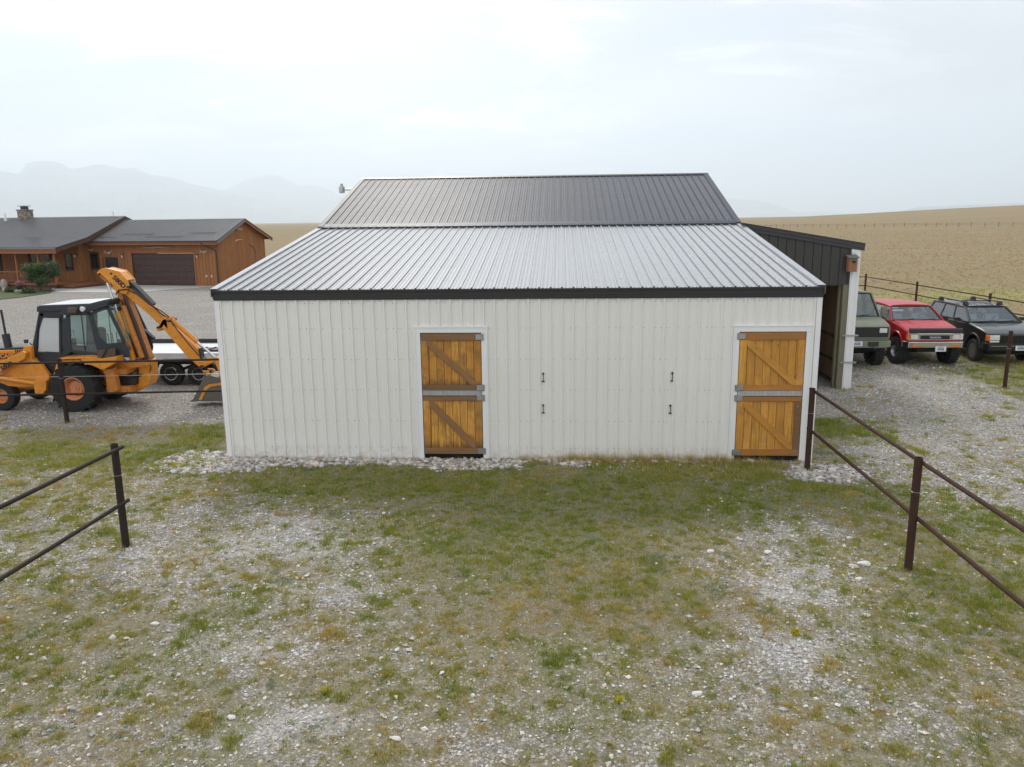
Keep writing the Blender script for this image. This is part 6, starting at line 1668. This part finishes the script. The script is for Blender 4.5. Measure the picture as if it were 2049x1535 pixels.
# ---- loose gravel as real stones
t = NT('pebble'); at = t.attr('stone'); P = t.pos()
t.set(Base_Color=t.mix(t.map(t.noise(P, 60, 3, .6), .3, .7, 0, .25), at.outputs['Color'], (.20, .18, .16)), Roughness=.85); t.put(t.b.inputs['Specular IOR Level'], .3); M['pebble'] = t.m
OCT = np.array([(1, 0, 0), (0, 1, 0), (-1, 0, 0), (0, -1, 0), (0, 0, 1), (0, 0, -1)], float)
OF = np.array([(0, 1, 4), (1, 2, 4), (2, 3, 4), (3, 0, 4), (1, 0, 5), (2, 1, 5), (3, 2, 5), (0, 3, 5)])
bm = bmesh.new(); bmesh.ops.create_icosphere(bm, subdivisions=1, radius=1.0)
ICV = np.array([v.co[:] for v in bm.verts]); ICF = np.array([[v.index for v in f.verts] for f in bm.faces]); bm.free()
def stones(name, x, y, r, base, label, cat, V=OCT, F=OF, sink=.25, smooth=False, warm=.25, parent=None, bright=1.0):
    n = len(x); m = len(V)
    sc = np.stack([GR.uniform(.75, 1.35, n), GR.uniform(.6, 1.05, n), GR.uniform(.40, .75, n)], -1)*r[:, None]
    ang = GR.random(n)*2*np.pi; ca, sa = np.cos(ang), np.sin(ang)
    p = V[None]*(1+GR.normal(0, .13, (n, m, 3)))*sc[:, None, :]
    til = GR.normal(0, .35, n); ct, st = np.cos(til), np.sin(til)
    py_ = p[..., 1]*ct[:, None]-p[..., 2]*st[:, None]; pz_ = p[..., 1]*st[:, None]+p[..., 2]*ct[:, None]
    X = p[..., 0]*ca[:, None]-py_*sa[:, None]+x[:, None]; Y = p[..., 0]*sa[:, None]+py_*ca[:, None]+y[:, None]
    Zb = ground_z(x, y)+base+sc[:, 2]*(1-2*sink)
    co = np.stack([X, Y, pz_+Zb[:, None]], -1).reshape(-1, 3)
    fc = (F[None]+(np.arange(n)*m)[:, None, None]).reshape(-1, 3)
    me = bpy.data.meshes.new(name); fast_mesh(me, co, fc, smooth)
    g = np.clip(GR.beta(1.7, 1.5, n)*.66+.13, 0, .82)[:, None]*bright
    tint = np.where(GR.random((n, 1)) < warm, np.array([[1.08, .92, .78]]), np.array([[1.0, .97, .92]]))
    col = np.clip(g*tint, .03, .82); col = np.repeat(col, m, 0)
    ca_ = me.color_attributes.new('stone', 'FLOAT_COLOR', 'POINT')
    ca_.data.foreach_set('color', np.concatenate([col, np.ones((len(col), 1))], 1).astype(np.float32).ravel())
    me.materials.append(M['pebble'])
    return tag(link(name, me, parent), label, cat, kind='stuff')
def scatter(x0, x1, y0, y1, dens, fn):
    n = int((x1-x0)*(y1-y0)*dens); x = GR.uniform(x0, x1, n); y = GR.uniform(y0, y1, n)
    k = in_view(x, y) & ~blocked(x, y); x, y = x[k], y[k]
    k = GR.random(len(x)) < fn(x, y); return x[k], y[k]
def pf(x, y):
    g, l, w, f = cover(x, y); return np.clip((w*1.15-.10), 0, 1)*(1-.55*g)*(1-f)*(1-.8*bed_amount(x, y))
xs, ys = [], []
for z_ in ((-11, 12, -11.8, 0, 640), (6, 17, 0, 12, 300), (-15, -6, 0, 5, 230)):
    a, b = scatter(*z_, pf); xs.append(a); ys.append(b)
x = np.concatenate(xs); y = np.concatenate(ys)
r = np.clip(np.exp(GR.normal(math.log(.0125), .42, len(x))), .006, .045)
stones('gravel', x, y, r, 0, 'loose pale gravel scattered over the yard', 'gravel', bright=1.12)
x, y = scatter(-7.8, 7.4, -1.9, .4, 620, lambda x, y: bed_amount(x, y))
r = np.clip(np.exp(GR.normal(math.log(.031), .40, len(x))), .015, .075)
bed = stones('rock_bed', x, y, r, 0, 'bed of pale river stones along the foot of the barn wall', 'stones', ICV, ICF, .30, False, .35, bright=.92)
# the bigger stones of the bed, one by one
plain('stone_white', (.62, .60, .57), .8, dirt=.35, dirtcol=(.36, .33, .30), scale=12)
plain('stone_tan', (.50, .42, .34), .8, dirt=.35, dirtcol=(.33, .28, .24), scale=12)
plain('stone_grey', (.40, .39, .38), .8, dirt=.35, dirtcol=(.25, .24, .23), scale=12)
sm = []
for k in range(9):
    me = MB().ico((0, 0, 0), 1.0, 2, (1, .8, .6), .16, 50+k).mesh('stone', 25); me.materials.append(M[('stone_white', 'stone_tan', 'stone_grey')[k % 3]]); sm.append(me)
xb, yb = scatter(-7.4, 7.2, -1.7, .2, 22, lambda x, y: bed_amount(x, y)*.8)
for i, (a, b) in enumerate(zip(xb, yb)):
    s = random.uniform(.04, .062); share('stone', sm[i % 9], bed, (a, b, gz1(a, b)+s*.30), (0, 0, random.uniform(0, 6)), (s, s, s))
# single stones lying about the yard
lone = [(1537, 1105, .060, 0, 'large white stone on the bare gravel patch right of centre'), (1729, 1129, .080, 0, 'largest pale flat stone, left of the right-hand fence post'), (1707, 1133, .060, 1, 'tan stone touching the largest flat stone near the right-hand post'), (1719, 1159, .045, 0, 'white stone just below the pair of flat stones on the right'),
        (1422, 1104, .055, 0, 'thin white slab lying at the edge of the green grass'), (1733, 1231, .045, 0, 'pale oval stone alone below the right-hand gravel patch'), (1395, 1388, .048, 0, 'long white stone nearest the bottom edge, right of centre'), (640, 1437, .040, 2, 'greyish stone in the gravel at the bottom left of centre'),
        (793, 1478, .042, 0, 'white stone nearest the bottom edge of the photo'), (463, 1437, .040, 0, 'pale stone in the lower left gravel streak'), (1700, 1077, .045, 0, 'white stone at the right rim of the gravel patch, above the flat pair'), (310, 1250, .045, 0, 'pale stone in the grass below the left fence post'), (525, 1330, .040, 1, 'tan stone in the left middle of the yard'), (1630, 1048, .045, 2, 'topmost stone of the right-hand gravel patch')]
for i, (px, py, s, m_i, lab) in enumerate(lone):
    c = gz(px, py)
    me = MB().ico((0, 0, 0), 1.0, 2, (1.2, .85, .5), .16, 300+i).mesh('stone', 25); me.materials.append(M[('stone_white', 'stone_tan', 'stone_grey')[m_i]])
    o = share('stone', me, None, (c[0], c[1], gz1(c[0], c[1])+s*.18), (0, 0, random.uniform(-.5, .5)), (s, s, s))
    tag(o, lab, 'stone', 'loose stones in the yard')

# ================================================================ mountains and haze
t = NT('mountain'); P = t.pos()
n1 = t.noise(t.mapping(P, (.0009, .0009, .003)), 1.0, 8, .6)
t.set(Base_Color=t.mix(t.map(n1, .42, .60), (.045, .060, .045), (.22, .20, .18)), Roughness=.95); M['mountain'] = t.m
HMAX = 0
def range_(name, pts, D, depth, label, seed):
    """pts: (px, py) of the skyline; built as a ridge D metres away, several km deep"""
    global HMAX
    az = []; el = []
    for px, py in pts:
        d = ray(px, py); az.append(math.atan2(d[0], d[1])); el.append(d[2]/math.hypot(d[0], d[1]))
    A_ = np.linspace(az[0], az[-1], 260); E_ = np.interp(A_, az, el)
    rows = 26; V_ = []
    for j in range(rows):
        s = j/(rows-1)*2-1            # -1 front .. 1 back
        dist = D+depth*s
        prof = (1-abs(s)**1.15)
        x = CAM[0]+np.sin(A_)*dist; y = CAM[1]+np.cos(A_)*dist
        nz = fbm(x*.00055, y*.00055, seed, 5, .55)-.5
        spur = np.abs(fbm(A_*110+seed, np.full_like(A_, dist*.00018), seed+5, 4, .55)-.5)*2
        ridge = (E_*D+CAM[2])*1.0
        z = ridge*prof*(1-.55*spur*(1-prof)*2.0*min(1, abs(s)*3)) + nz*ridge*.22*(1-prof)*prof*4
        V_.append(np.stack([x, y, np.maximum(z, -8+0*z)], -1))
    V_ = np.array(V_); HMAX = max(HMAX, V_[..., 2].max())
    n = V_.shape[1]; ii = (np.arange(rows-1)[:, None]*n+np.arange(n-1)[None, :]).ravel()
    me = bpy.data.meshes.new(name); fast_mesh(me, V_.reshape(-1, 3), np.stack([ii, ii+1, ii+n+1, ii+n], -1), True)
    me.materials.append(M['mountain']); return tag(link(name, me), label, 'mountains', kind='structure')
range_('mountain_range', [(-520, 445), (-400, 380), (-250, 352), (-120, 335), (0, 340), (40, 347), (52, 326), (70, 321), (100, 320), (122, 325), (143, 337), (165, 333), (195, 327), (215, 329), (240, 336), (268, 334), (300, 347), (345, 354), (385, 368), (420, 374), (460, 383), (520, 400), (600, 425), (700, 446)], 21000, 4200, 'hazy blue flat-topped mountain range on the left skyline', 3)
range_('mountain_range', [(330, 446), (400, 410), (445, 381), (470, 368), (505, 354), (545, 347), (565, 353), (600, 370), (630, 369), (660, 380), (700, 400), (740, 380), (790, 352), (830, 358), (880, 395), (960, 446)], 25500, 4000, 'paler hazy peaks behind the left end of the barn roof', 8)
range_('mountain_range', [(1180, 443), (1280, 410), (1380, 396), (1455, 397), (1510, 400), (1540, 405), (1570, 416), (1592, 424), (1620, 424), (1660, 421), (1700, 427), (1780, 432)], 26000, 3500, 'faint low mountains behind the right side of the barn', 14)
range_('mountain_range', [(1760, 433), (1800, 422), (1835, 414), (1900, 411), (1960, 409), (2049, 405), (2200, 396), (2400, 402), (2600, 430)], 19000, 3500, 'faint flat bench of hills on the far right skyline', 21)
hz = MB().box(-47000, 47000, -160, 47500, -12, float(HMAX)+60)
me = hz.mesh('haze'); m = bpy.data.materials.new('haze'); m.use_nodes = True; nt = m.node_tree; nt.nodes.clear()
vo = nt.nodes.new('ShaderNodeVolumePrincipled'); vo.inputs['Color'].default_value = (.82, .91, 1.0, 1); vo.inputs['Density'].default_value = HAZE_DENSITY; vo.inputs['Anisotropy'].default_value = 0.45
mo = nt.nodes.new('ShaderNodeOutputMaterial'); nt.links.new(vo.outputs[0], mo.inputs['Volume'])
me.materials.append(m)
tag(link('haze', me), 'thin summer haze over the plain', 'haze', kind='stuff')
